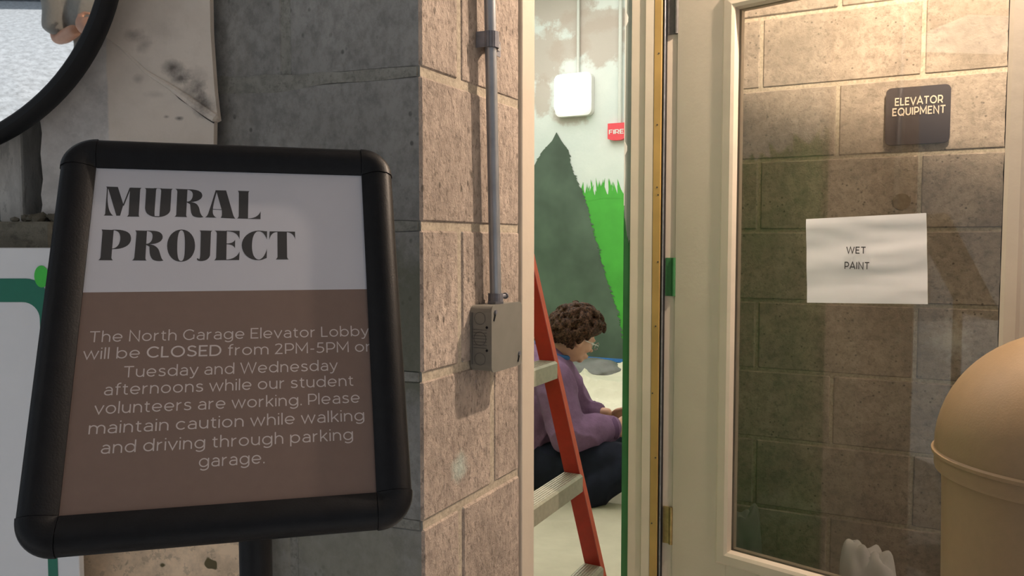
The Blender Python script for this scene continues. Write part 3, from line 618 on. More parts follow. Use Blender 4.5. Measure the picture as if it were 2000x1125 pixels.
# paper notice on the glass
TG = -TH/2 + .0035
def on_leaf(px, py, t=TG):
    r = ray(px, py); o = Vector((0, 0, EYE)); k = ((H + DN*t - o).dot(DN))/r.dot(DN); p = o + r*k; return (p-H).dot(DW), p.z
pc4 = [on_leaf(*q) for q in ((1575, 428), (1810, 416), (1813, 594), (1577, 591))]
bm = bmesh.new(); n = 24; G_ = []
for j in range(n+1):
    row = []
    for i in range(n+1):
        a, b = i/n, j/n
        x = (pc4[0][0]*(1-a)+pc4[1][0]*a)*(1-b) + (pc4[3][0]*(1-a)+pc4[2][0]*a)*b; z = (pc4[0][1]*(1-a)+pc4[1][1]*a)*(1-b) + (pc4[3][1]*(1-a)+pc4[2][1]*a)*b
        c = .0012 + .0016*abs(noise.noise(Vector((a*1.5, b*6, 2)))) + .0008*math.sin(b*14+a*2)
        row.append(bm.verts.new(dr(x, z, TG + .0008 + max(0, c))))
    G_.append(row)
for j in range(n):
    for i in range(n): bm.faces.new((G_[j][i], G_[j][i+1], G_[j+1][i+1], G_[j+1][i]))
pn = obj('paper_notice', bm, 'paper', smooth=True)
tag(pn, 'white WET PAINT paper taped on the glass of the open door', 'paper sign')
frt = lambda a, b, c: dr(a, b, TG + c)
for body, xa, xb, y, cp in (('WET', 1655, 1692, 495, 13), ('PAINT', 1651, 1699, 525, 13.5)):
    a0, z0 = on_leaf(xa, y); a1, _ = on_leaf(xb, y); _, z2 = on_leaf(xa, y-cp)
    text_mesh('lettering', body, frt, a0, a1, z0, z2-z0, 'ink', pn, c=.0050, stroke=.155, gap=.22)

# elevator equipment plaque on the back wall
fb = lambda a, b, c: W(UB-.001-c, a, b)
def on_back(px, py): p = on_u(px, py, UB-.012); return uv(p)[1], p.z
q = [on_back(*c) for c in ((1730, 172), (1858, 165), (1855, 278), (1729, 284))]
a0 = (q[0][0]+q[3][0])/2; a1 = (q[1][0]+q[2][0])/2; b1 = (q[0][1]+q[1][1])/2; b0 = (q[2][1]+q[3][1])/2
ep = empty('wall_plaque', fb((a0+a1)/2, b0, 0), 'dark brown plaque reading ELEVATOR EQUIPMENT on the block wall', 'plaque')
bm = bmesh.new(); sheet(bm, rrect(a0, a1, b0, b1, .014), fb, 0.001, .011); tri(bm); obj('plate', bm, 'sign_brown', ep)
for body, xa, xb, y, cp in (('ELEVATOR', 1748, 1841, 207, 14.5), ('EQUIPMENT', 1743, 1846, 227, 14.5)):
    c0, z0 = on_back(xa, y); c1, _ = on_back(xb, y); _, z2 = on_back(xa, y-cp)
    text_mesh('lettering', body, lambda a, b, c: fb(a, b, c), c0, c1, z0, z2-z0, 'sign_letters', ep, c=.0125, stroke=.17, gap=.2, ext=.0012)

# ------------------------------------------------------------------ conduit and junction box on the pier
VP_ = -.592
def on_v(px, py, v=VP_):
    r = ray(px, py); k = v/(SU*r.x - CU*r.y); p = Vector((0, 0, EYE)) + r*k; return uv(p)[0], p.z
ub0, ub1 = 1.0184, 1.1147; zb1 = on_v(962, 598, -.555)[1]; zb0 = on_v(962, 727, -.555)[1]
jb = empty('junction_box', W(1.066, VP_, zb0), 'grey steel junction box fixed to the block pier beside the doorway', 'electrical box')
frp = lambda a, b, c: W(a, VP_ + c, b)
bm = bmesh.new(); sheet(bm, rrect(ub0, ub1, zb0, zb1, .010), frp, .0008, .0345); tri(bm); obj('box_body', bm, 'box_grey', jb)
bm = bmesh.new(); sheet(bm, rrect(ub0-.0012, ub1+.0012, zb0-.0012, zb1+.0012, .009), frp, .0353, .0022); tri(bm); cv = obj('cover_plate', bm, 'box_grey', jb)
for a, b, s in ((ub0+.010, zb1-.009, 1), (ub1-.008, zb0+.018, 1)):
    bm = bmesh.new(); tube(bm, [frp(a, b, .0374), frp(a, b, .0396)], .0032, 12); h = obj('screw', bm, 'galv_dark', cv)
    bm = bmesh.new(); tube(bm, [frp(a-.001, b-.004, .0378), frp(a-.005, b-.013, .0378)], .0016, 6); obj('keyhole_slot', bm, 'black_rubber', cv)
zc = (zb0+zb1)/2; fs_ = lambda a, b, c: W(ub0 - c, VP_ + a, b)
for dz, rr in ((.030, .0095), (0, .0105), (-.030, .0095)):
    bm = bmesh.new(); n = 24; ring = []
    for rad in (rr, rr-.0009):
        ring.append([bm.verts.new(fs_(.0175+rad*math.cos(k*6.283/n), zc+dz+rad*math.sin(k*6.283/n), .0006)) for k in range(n)])
    for k in range(n): bm.faces.new((ring[0][k], ring[0][(k+1) % n], ring[1][(k+1) % n], ring[1][k]))
    obj('knockout_ring', bm, 'hinge_dark', jb)
bm = bmesh.new()
for k in range(7): fbox(bm, fs_, .006, .029, zc-.014+k*.0045, zc-.0135+k*.0045, .0003, .0008)
fbox(bm, fs_, .004, .0052, zb0+.01, zb1-.01, .0002, .0012)
obj('ribs', bm, 'hinge_dark', jb)
for dz in (-.017, .017):
    bm = bmesh.new(); tube(bm, [fs_(.029, zc+dz, .0002), fs_(.029, zc+dz, .0009)], .0019, 10); obj('hole', bm, 'black_rubber', jb)
# conduit
uc, _ = on_v(968, 540, -.574); VC = -.574
ct = W(uc, VC, CE-.002)
cn = empty('steel_conduit', W(uc, VC, zb1), 'galvanised steel conduit rising from the junction box on the block pier', 'conduit')
bm = bmesh.new(); uct, _ = on_v(957, 20, -.574)
zt1 = on_v(957, 20, -.574)[1]; ul = uc + (uct-uc)*(CE-zb1)/(zt1-zb1); tube(bm, [W(uc, VC, zb1+.008), W(uct, VC, zt1), W(ul, VC, CE-.003)], .0088, 24); obj('pipe', bm, 'galv', cn, smooth=True)
bm = bmesh.new(); tube(bm, [W(uc, VC, zb1+.0004), W(uc, VC, zb1+.016)], .0115, 20); tube(bm, [W(uc, VC, zb1+.0004), W(uc, VC, zb1+.004)], .0135, 6); cc = obj('connector', bm, 'galv_dark', cn)
bm = bmesh.new(); tube(bm, [W(uc+.009, VC+.004, zb1+.010), W(uc+.021, VC+.006, zb1+.011)], .0036, 10); tube(bm, [W(uc+.019, VC+.006, zb1+.011), W(uc+.022, VC+.006, zb1+.011)], .005, 10); obj('set_screw', bm, 'galv_dark', cc)
zs = on_v(965, 82, VC)[1]
bm = bmesh.new(); n = 16
st = [(-.013, .0022)] 
arc = [(.0112*math.cos(R(a)), .0112*math.sin(R(a))) for a in range(200, -21, -20)]
prof = [(-.012, -.0175)] + [(x, y) for x, y in arc if True] + [(.0125, -.0155), (.058, -.0155)]
for (a, b), (c, d) in zip(prof, prof[1:]):
    ins = .0014
    us = uc + (uct-uc)*(zs-zb1)/(zt1-zb1)
    def pt(x, y, z): return W(us + x, VC + y, zs + z)
    nx, ny = (d-b), -(c-a); L_ = math.hypot(nx, ny) or 1; nx, ny = -nx/L_*ins, -ny/L_*ins
    vs = [bm.verts.new(pt(*q)) for q in ((a, b, -.0115), (c, d, -.0115), (c, d, .0115), (a, b, .0115), (a+nx, b+ny, -.0115), (c+nx, d+ny, -.0115), (c+nx, d+ny, .0115), (a+nx, b+ny, .0115))]
    for f in ((0, 1, 2, 3), (7, 6, 5, 4), (0, 4, 5, 1), (3, 2, 6, 7), (0, 3, 7, 4), (1, 5, 6, 2)): bm.faces.new([vs[i] for i in f])
ss = obj('pipe_strap', bm, 'galv_dark', cn)
bm = bmesh.new(); tube(bm, [W(us+.044, VC-.0145, zs), W(us+.044, VC-.009, zs)], .0062, 6); obj('strap_bolt', bm, 'galv', ss)

# alcove ceiling lamp
cl = empty('ceiling_light', W(1.77, .13, CE), 'round warm ceiling lamp above the open door', 'lamp')
bm = bmesh.new(); p = W(1.77, .13, CE); lathe(bm, (p.x, p.y, CE), [(.085, -.0005), (.085, -.02), (.07, -.03), (.06, -.09), (.062, -.10)], 32); obj('lamp_base', bm, 'white_enamel', cl)
bm = bmesh.new(); lathe(bm, (p.x, p.y, CE), [(.055, -.1005), (.056, -.14), (.052, -.17), (.038, -.19), (.018, -.2), (.002, -.202)], 32); obj('lens', bm, 'warm_lens', cl, smooth=True)

# ------------------------------------------------------------------ dome-lid litter bin
bc = (.905, 1.27)
zr = EYE - .352
can = empty('litter_bin', (bc[0], bc[1], 0), 'tall beige round bin with a domed lid in front of the glass door', 'trash can')
bm = bmesh.new(); lathe(bm, (bc[0], bc[1], 0), [(.165, .001), (.172, .01), (.186, zr-.06), (.188, zr-.031), (.180, zr-.031), (.178, zr-.06)][:4], 64); obj('body', bm, 'can', can, smooth=True)
bm = bmesh.new()
pr = [(.1885, zr-.030), (.197, zr-.030), (.199, zr-.022), (.199, zr-.004), (.2035, zr-.002), (.2035, zr+.003), (.199, zr+.006)]
for k in range(1, 17):
    q = R(90*k/16); pr.append((.199*math.cos(q)+.0005, zr + .006 + .205*math.sin(q)))
lathe(bm, (bc[0], bc[1], 0), pr, 72); obj('dome_lid', bm, 'can', can, smooth=True)

# crumpled cloth and a stand-in for a reflection, on the alcove floor
def crumple(name, c, r, seed, mat, label, cat, h=1.0, floor=True):
    bm = bmesh.new(); bmesh.ops.create_icosphere(bm, subdivisions=5, radius=1)
    for v in bm.verts:
        d = v.co.normalized(); o = Vector((seed*3.1, seed*1.7, 0))
        k = 1 + .55*noise.noise(d*1.0+o) + .25*abs(noise.noise(d*1.9+o))
        v.co = Vector((d.x*r[0]*k, d.y*r[1]*k, max(0, d.z*k*.5+.5)*r[2]*h))
        v.co += Vector(c)
    return tag(obj(name, bm, mat, smooth=True), label, cat)
p = on_u(1692, 1105, 2.25)
crumple('crumpled_shape', (p.x+.01, p.y, .001), (.065, .05, p.z+.05), 3.3, 'paper', 'crumpled pale sheet standing on the floor behind the glass door', 'sheet')
p = on_u(1447, 1080, 2.33)
crumple('crumpled_shape', (p.x+.0, p.y, .001), (.06, .04, on_u(1447, 1000, 2.33).z), 6.1, 'cloth_grey', 'added crumpled grey sheet standing in for a reflection, lower left of the door glass', 'sheet')  # grey sheet added in place of a reflection in the glass
# ------------------------------------------------------------------ poster stand
SO = Vector((-.43723077, .84575306, EYE + .07902963))
SW = Vector((.96485164, .26269833, -.00713483)); SH = Vector((.11542522, -.44801785, -.88654217)); SN = Vector((-.23608968, .85455813, -.46259277))
def sg(a, b, c): return SO + SW*a + SH*b - SN*c      # a right, b down, c towards the viewer
PW, PH = .275, .3577
PX = -.262; PY = .80
stand = empty('poster_stand', (PX, PY, 0), 'black snap-frame poster stand with a mural project notice in front of the block pier', 'sign stand')
fw = .0345
prof = [(0, -.008), (0, .0015), (.004, .0045), (.011, .0085), (.019, .0105), (.027, .0085), (.0325, .0035), (fw, -.004), (.033, -.010)]
def rail(p0, p1, out):
    bm = bmesh.new(); A = []; B = []
    for d, e in prof:
        A.append(bm.verts.new(sg(p0[0]+out[0]*d, p0[1]+out[1]*d, e))); B.append(bm.verts.new(sg(p1[0]+out[0]*d, p1[1]+out[1]*d, e)))
    n = len(prof)
    for k in range(n): bm.faces.new((A[k], A[(k+1) % n], B[(k+1) % n], B[k]))
    bm.faces.new(A[::-1]); bm.faces.new(B)
    return obj('frame_rail', bm, 'black_plastic', stand, smooth=True)
e = .0005
rail((e, 0), (PW-e, 0), (0, -1)); rail((PW, e), (PW, PH-e), (1, 0)); rail((PW-e, PH), (e, PH), (0, 1)); rail((0, PH-e), (0, e), (-1, 0))
for cx, cy, a0 in ((0, 0, 180), (PW, 0, 270), (PW, PH, 0), (0, PH, 90)):
    bm = bmesh.new(); rings = []; n = 12
    for i in range(n+1):
        q = R(a0 + 90*i/n); rings.append([bm.verts.new(sg(cx + (d*1.02+.0002)*math.cos(q), cy + (d*1.02+.0002)*math.sin(q), ee+.0006)) for d, ee in prof])
    for A, B in zip(rings, rings[1:]):
        for k in range(len(prof)-1): bm.faces.new((A[k], A[k+1], B[k+1], B[k]))
    bm.faces.new(rings[0][::-1]); bm.faces.new(rings[-1])
    bmesh.ops.remove_doubles(bm, verts=bm.verts, dist=.00001)
    obj('corner_cap', bm, 'black_plastic', stand, smooth=True)
bm = bmesh.new(); fbox(bm, sg, -.02, PW+.02, -.02, PH+.02, -.009, -.0035); obj('backing_board', bm, 'black_plastic', stand)
bm = bmesh.new(); fbox(bm, sg, -.004, PW+.004, -.004, PH+.004, -.0034, -.0004); poster = obj('poster', bm, 'poster_paper', stand)
bm = bmesh.new(); vs = [bm.verts.new(sg(a, b, -.00036)) for a, b in ((-.003, .1434), (PW+.003, .1422), (PW+.003, PH+.003), (-.003, PH+.003))]; bm.faces.new(vs)
bp = obj('brown_field', bm, 'brown_print', poster)
bm = bmesh.new()
for gl_ in GLYPHS: 
    sheet(bm, [(gl_[i]/1e4, gl_[i+1]/1e4) for i in range(0, len(gl_), 2)], sg, -.00032, 0)
obj('headline', bm, 'ink', poster)
st_ = lambda a, b, c: sg(a, -b, c)
for body, x0, x1, b in (('The North Garage Elevator Lobby', .0100, .2745, .1958), ('will be CLOSED from 2PM-5PM on', .0063, .2795, .2131), ('Tuesday and Wednesday', .0427, .2416, .2324),
                        ('afternoons while our student', .0269, .2569, .2494), ('volunteers are working. Please', .0205, .2628, .2673), ('maintain caution while walking', .0169, .2666, .2859),
                        ('and driving through parking', .0287, .2549, .3047), ('garage.', .1131, .1717, .3225)):
    text_mesh('notice_line', body, st_, x0, x1, -b, .0113, 'pale_ink', poster, c=-.00032, bold='CLOSED')
pz = SO.z - .215*.887
bm = bmesh.new(); tube(bm, [(PX, PY, .012), (PX, PY, .60), (PX, PY, pz-.055)], .0163, 28); obj('pole', bm, 'black_plastic', stand, smooth=True)
bm = bmesh.new(); hh = sg(.155, .215, -.012); fbox(bm, lambda a, b, c: sg(a, b, c), .125, .185, .16, .235, -.020, -.0095, .002); obj('bracket', bm, 'black_plastic', stand)
bm = bmesh.new(); lathe(bm, (PX, PY, 0), [(.17, .0005), (.17, .006), (.15, .011), (.03, .014), (.018, .03)], 48); obj('base_plate', bm, 'black_plastic', stand, smooth=True)

# ------------------------------------------------------------------ info board, lower left
DB = 1.05
bx1 = at(155, 1100, DB).x; bz1 = at(60, 484, DB).z; bx0 = -1.35
board = empty('info_board', (bx0+.3, DB, 0), 'white board with a deep green outline and bright green dot, lower left', 'board')
fbd = lambda a, b, c: Vector((a, DB - c, b))
bm = bmesh.new(); fbox(bm, fbd, bx0, bx1, .35, bz1, -.012, 0, .001); obj('panel', bm, 'board_white', board)
tx1o = at(90, 700, DB).x; tx1i = at(75, 640, DB).x; tzo = at(0, 544, DB).z; tzi = at(0, 590, DB).z
xo = at(113, 1100, DB).x; xi = at(94, 1100, DB).x; tl = -1.25
out_ = rrect(tl, xo, .45, tzo, .03, 8); inn = rrect(tl+.02, xi, .47, tzi, .022, 8)
bm = bmesh.new(); A = [bm.verts.new(fbd(a, b, .0006)) for a, b in out_]; B = [bm.verts.new(fbd(a, b, .0006)) for a, b in inn]
for k in range(len(A)): bm.faces.new((A[k], A[(k+1) % len(A)], B[(k+1) % len(B)], B[k]))
obj('green_outline', bm, 'board_green', board)
dc = at(82, 540, DB); bm = bmesh.new(); sheet(bm, [(dc.x+.0095*math.cos(k*.2618), dc.z+.0145*math.sin(k*.2618)) for k in range(24)], fbd, .0008, .0004); obj('green_dot', bm, 'dot_green', board)
for x in (bx0+.1, bx1-.1):
    bm = bmesh.new(); xbox(bm, x-.02, x+.02, DB+.013, DB+.04, .001, .9, .002); obj('leg', bm, 'galv', board)

# ------------------------------------------------------------------ convex mirror
MD = 1.06; mr = .338; mc = at(-282, -185, MD)
mir = empty('convex_mirror', (mc.x, MD+.05, mc.z-mr), 'round convex mirror with a thick black rim, upper left', 'mirror')
MN = Vector(MIRN).normalized(); MA = Vector((0, 0, 1)); MA = (MA - MN*MA.dot(MN)).normalized(); MB_ = MA.cross(MN)
mo = Vector((mc.x, MD, mc.z))
def mf(r, q, h): return mo + (MB_*math.cos(q) + MA*math.sin(q))*r + MN*h
RS = MIRR; bm = bmesh.new(); rings = []
ri = mr - .022
for i in range(1, 25):
    r = ri*i/24; h = math.sqrt(RS*RS-r*r) - math.sqrt(RS*RS-ri*ri) + .003
    rings.append([bm.verts.new(mf(r, k*math.pi/48, h)) for k in range(96)])
c0 = bm.verts.new(mf(0, 0, RS - math.sqrt(RS*RS-ri*ri)+.003))
for k in range(96): bm.faces.new((c0, rings[0][k], rings[0][(k+1) % 96]))
for x, y in zip(rings, rings[1:]):
    for k in range(96): bm.faces.new((x[k], x[(k+1) % 96], y[(k+1) % 96], y[k]))
me = bpy.data.meshes.new('reflector'); bm.to_mesh(me); bm.free(); me.polygons.foreach_set('use_smooth', [True]*len(me.polygons)); link('reflector', me, 'mirror', mir)
bm = bmesh.new(); pr = [(ri-.002, -.012), (ri-.002, .004), (ri+.002, .010), (ri+.010, .013), (mr-.004, .009), (mr, .0), (mr-.002, -.014)]
L = [[bm.verts.new(mf(r, k*math.pi/60, h)) for r, h in pr] for k in range(120)]
for k in range(120):
    A, B = L[k], L[(k+1) % 120]
    for j in range(len(pr)): bm.faces.new((A[j], A[(j+1) % len(pr)], B[(j+1) % len(pr)], B[j]))
obj('rim', bm, 'black_rubber', mir, smooth=True)
bm = bmesh.new(); lathe_c = mo
rb = [[bm.verts.new(mf(r, k*math.pi/24, h)) for k in range(48)] for r, h in ((ri, -.013), (.12, -.03))]
for k in range(48): bm.faces.new((rb[0][k], rb[0][(k+1) % 48], rb[1][(k+1) % 48], rb[1][k]))
bm.faces.new(rb[1]); obj('back_shell', bm, 'black_plastic', mir)
bm = bmesh.new(); tube(bm, [mo-MN*.03, mo-MN*.06, Vector((mo.x, 1.36, mo.z))], .014, 12); obj('bracket_arm', bm, 'galv_dark', mir)

# ------------------------------------------------------------------ lobby wall fittings
def wall_at(px, py): p = on_u(px, py, UF); return uv(p)[1], p.z
fw_ = lambda a, b, c: W(UF-.004-c, a, b)
def rect_from(px0, px1, py0, py1):
    a0, b1 = wall_at(px0, py0); a1, b0 = wall_at(px1, py1); return a0, a1, b0, b1
a0, a1, b0, b1 = rect_from(1089, 1161, 150, 226)
wlgt = empty('wall_light', fw_((a0+a1)/2, b0, 0), 'square white bulkhead light glowing above the painted tree', 'lamp')
bm = bmesh.new(); sheet(bm, rrect(a0+.01, a1, b0, b1, .05), fw_, 0, .07); tri(bm); obj('housing', bm, 'white_enamel', wlgt)
bm = bmesh.new()
s_ = [rrect(a0+.005+d, a1-.035-d, b0+.03+d, b1-.0-d, .055-d*.5) for d in (0, .008, .03)]
rr_ = [[bm.verts.new(fw_(x, y, h)) for x, y in q] for q, h in zip(s_, (.071, .10, .115))]
for A, B in zip(rr_, rr_[1:]):
    for k in range(len(A)): bm.faces.new((A[k], A[(k+1) % len(A)], B[(k+1) % len(B)], B[k]))
bm.faces.new(rr_[-1]); bm.faces.new(rr_[0][::-1]); obj('lens', bm, 'lens', wlgt)
av, zt_ = wall_at(1131, 150)
bm = bmesh.new(); tube(bm, [fw_(av, zt_+.001, .02), fw_(av, LH-.01, .02)], .014, 12); 
c1 = obj('painted_conduit', bm, 'conduit_paint', smooth=True); tag(c1, 'thin white conduit running up the wall from the bulkhead light', 'conduit')
a0, a1, b0, b1 = rect_from(1191, 1225, 243, 274)
al = empty('fire_alarm', fw_((a0+a1)/2, b0, 0), 'small red FIRE alarm device on the lobby wall', 'fire alarm')
bm = bmesh.new(); sheet(bm, [(a0, b1), (a0, b0+.015), ((a0*.7+a1*.3), b0), ((a0*.3+a1*.7), b0), (a1, b0+.015), (a1, b1)], fw_, 0, .05); tri(bm); obj('alarm_body', bm, 'alarm_red', al)
text_mesh('lettering', 'FIRE', fw_, a0+.014, a1-.014, b0+.055, .037, 'white_enamel', al, c=.052, stroke=.2)
av, _ = wall_at(1213, 150)
bm = bmesh.new(); tube(bm, [fw_(av, b1+.001, .022), fw_(av, LH-.01, .022)], .017, 12)
c2 = obj('painted_conduit', bm, 'conduit_paint', smooth=True); tag(c2, 'white conduit running up the wall from the red fire alarm', 'conduit')

# ------------------------------------------------------------------ drop cloths
def cloth(name, u0, u1, v0, v1, nu, nv, base, amp, mat, label, seed, rise=None, edge=0):
    bm = bmesh.new(); g_ = []
    for i in range(nu+1):
        row = []
        for j in range(nv+1):
            u = u0+(u1-u0)*i/nu; v = v0+(v1-v0)*j/nv
            P = Vector((u*1.25, v*.8, seed))
            w = Vector((noise.noise(P*1.1)*.5, noise.noise(P*1.1+Vector((9, 0, 0)))*.5, 0))
            r1 = 1-abs(noise.noise((P+w)*1.6))*2; r2 = 1-abs(noise.noise((P+w)*3.7+Vector((4, 2, 0))))*2; r3 = noise.noise((P+w)*9)
            z = base + amp*(max(0, r1)**2.4*.7 + max(0, r2)**2*.28 + .05*r3 + .1)
            if rise: z += rise(u, v, P)
            ew = .03*noise.noise(Vector((v*3, seed, 0)))
            row.append(bm.verts.new(W(u + (ew if i in (0,) else 0), v, max(.003, z))))
        g_.append(row)
    for i in range(nu):
        for j in range(nv): bm.faces.new((g_[i][j], g_[i+1][j], g_[i+1][j+1], g_[i][j+1]))
    return tag(obj(name, bm, mat, smooth=True), label, 'drop cloth', 'canvas drop cloths')
pc_ = at(1120, 960, 3.8); pu, pv = uv(pc_)
def flat(u, v, P):
    d = math.hypot(u-pu, v-pv); return 0
cloth('drop_cloth', 1.28, 3.95, -3.7, -.76, 150, 150, .004, .055, 'cloth', 'beige canvas drop cloth spread under the ladder, nearest the doorway', 2.0)
def rise(u, v, P):
    k = max(0, (u-5.4)/1.3); return .10*k*k + .06*max(0, noise.noise(P*1.4+Vector((3, 3, 3))))
cloth('drop_cloth', 3.75, 6.70, -3.7, -.76, 170, 170, .016, .13, 'cloth_bright', 'paler wrinkled drop cloth bunched up along the mural wall beyond the sitting person', 5.0, rise)
q = on_u(1160, 722, 6.35)
bm = bmesh.new(); bmesh.ops.create_icosphere(bm, subdivisions=4, radius=1)
for v in bm.verts:
    d = v.co.copy(); k = 1+.3*noise.noise(d*2+Vector((7, 0, 0))); uu = 6.35 + d.x*.22*k; vv = uv(q)[1] - .08 + d.y*.36*k
    v.co = W(uu, vv, .10 + max(-.02, d.z)*.12*k)
tag(obj('plastic_sheet', bm, 'cloth_grey', smooth=True), 'bundled grey sheet lying on the drop cloth at the foot of the mural', 'sheet')

# ------------------------------------------------------------------ step ladder
UL = 2.287
def on_ul(px, py, u=UL): p = on_u(px, py, u); return uv(p)[1], p.z
A_ = on_ul(1134, 1000); B_ = on_ul(1049, 620)     # centre line of the visible rail
dvz = (B_[0]-A_[0])/(B_[1]-A_[1])
def rv(z): return A_[0] + dvz*(z-A_[1])
ZL = 1.83; vt = rv(ZL)
lad = empty('step_ladder', W(UL-.22, rv(0)-.3, 0), 'red fibreglass step ladder with aluminium steps just inside the doorway', 'ladder')
hwv = .026
def chan(u_in, sgn, name='rail', back=False):
    """C-channel rail: web towards the steps, flanges pointing away from them"""
    bm = bmesh.new(); bm2 = bmesh.new()
    zb_, zt2 = .02, ZL-.03
    f = (lambda z: rv(z)) if not back else (lambda z: vt - .06 - (ZL-z)*.46)
    for w0, w1, a0, a1, tgt in ((-hwv, hwv, 0, .004, bm), (hwv-.004, hwv, .0041, .030, bm2), (-hwv, -hwv+.004, .0041, .030, bm2)):
        fbox(tgt, lambda a, b, c: W(u_in + sgn*c, f(b) + a, b), w0, w1, zb_, zt2, a0, a1)
    # flanges take the brighter red, their lit tone painted in
    r_ = obj(name, bm, 'red', lad); obj('flange', bm2, 'red_lit', r_)
    bm = bmesh.new(); fbox(bm, lambda a, b, c: W(u_in + sgn*c, f(b) + a, b), -hwv-.004, hwv+.004, .001, .05, -.004, .034, .003); obj('rubber_foot', bm, 'black_rubber', r_)
chan(UL, 1); chan(UL-.42, -1); chan(UL-.02, 1, 'rear_rail', True); chan(UL-.40, -1, 'rear_rail', True)
for yy in (722, 941, 1125-6):
    pxm = 1078 + (yy-722)/(941-722)*42; _, z = on_ul(pxm, yy)
    z0_ = z
    bm = bmesh.new(); v0 = rv(z0_)
    pr_ = [(-.040, -.026), (-.040, .022), (-.032, .028), (.024, .028), (.031, .022), (.031, -.026), (.027, -.026), (.027, .020), (-.036, .020), (-.036, -.026)]
    A = [bm.verts.new(W(UL-.002, v0 + a, z0_+b)) for a, b in pr_]; B = [bm.verts.new(W(UL-.418, v0 + a, z0_+b)) for a, b in pr_]
    n = len(pr_)
    for k in range(n): bm.faces.new((A[k], A[(k+1) % n], B[(k+1) % n], B[k]))
    bm.faces.new(A[::-1]); bm.faces.new(B); s_o = obj('step', bm, 'alu', lad)
    bm = bmesh.new()
    for k in range(6): fbox(bm, lambda a, b, c: W(UL-.01-c, v0+a, z0_+b), -.028+k*.009, -.025+k*.009, .0281, .0295, 0, .4)
    obj('tread_ribs', bm, 'alu', s_o)
for k in range(3):
    z0_ = EYE + .15 + k*.27
    if z0_ > ZL-.1: continue
    v0 = rv(z0_); bm = bmesh.new(); fbox(bm, lambda a, b, c: W(UL-.002-c, v0+a, z0_+b), -.036, .028, -.024, .024, 0, .416, .002); obj('step', bm, 'alu', lad)
bm = bmesh.new(); fbox(bm, lambda a, b, c: W(UL+.035-c, vt-.03+a, ZL+b), -.075, .075, -.03, .015, 0, .49, .008, 2); obj('top_cap', bm, 'red', lad)
for u in (UL+.012, UL-.432):
    z = .9; bm = bmesh.new(); tube(bm, [W(u, rv(z), z), W(u, (rv(z) + vt-.06-(ZL-z)*.46)/2, z+.02), W(u, vt-.06-(ZL-z)*.46, z)], .006, 8); obj('spreader', bm, 'alu', lad)
for z in (.45, .95, 1.4):
    v0 = vt - .06-(ZL-z)*.46; bm = bmesh.new(); tube(bm, [W(UL-.02, v0, z), W(UL-.40, v0, z)], .012, 8); obj('rear_brace', bm, 'alu', lad)

# ------------------------------------------------------------------ people
def skin_figure(name, verts, edges, radii, mat, parent, remesh=0, sub=2, extra=None, disp=0, seed=0):
    me = bpy.data.meshes.new('s'); me.from_pydata([tuple(v) for v in verts], edges, []); o = bpy.data.objects.new('s', me); COL.objects.link(o)
    md = o.modifiers.new('k', 'SKIN'); md.use_smooth_shade = True; md.branch_smoothing = .6
    for i, r in enumerate(radii): 
        rr = r if isinstance(r, tuple) else (r, r); me.skin_vertices[0].data[i].radius = rr
    me.skin_vertices[0].data[0].use_root = True
    s = o.modifiers.new('u', 'SUBSURF'); s.levels = sub; s.render_levels = sub
    dg = bpy.context.evaluated_depsgraph_get(); dg.update(); m2 = bpy.data.meshes.new_from_object(o.evaluated_get(dg)); bpy.data.objects.remove(o)
    bm = bmesh.new(); bm.from_mesh(m2)
    if extra: 
        for b2 in extra:
            mm = bpy.data.meshes.new('t'); b2.to_mesh(mm); b2.free(); bm.from_mesh(mm)
    if remesh:
        mm = bpy.data.meshes.new('t'); bm.to_mesh(mm); bm.free(); o = bpy.data.objects.new('t', mm); COL.objects.link(o)
        r = o.modifiers.new('r', 'REMESH'); r.mode = 'VOXEL'; r.voxel_size = remesh; r.use_smooth_shade = True
        sm = o.modifiers.new('sm', 'SMOOTH'); sm.iterations = 3; sm.factor = .5
        dg = bpy.context.evaluated_depsgraph_get(); dg.update(); m2 = bpy.data.meshes.new_from_object(o.evaluated_get(dg)); bpy.data.objects.remove(o)
        bm = bmesh.new(); bm.from_mesh(m2)
    if disp:
        bm.normal_update()
        for v in bm.verts: 
            P = v.co*7 + Vector((seed, 0, 0)); v.co += v.normal*disp*((1-abs(noise.noise(P))*2)**2*.8 - .3 + .4*noise.noise(v.co*16))
    me = bpy.data.meshes.new(name); bm.to_mesh(me); bm.free(); me.polygons.foreach_set('use_smooth', [True]*len(me.polygons))
    return link(name, me, mat, parent)
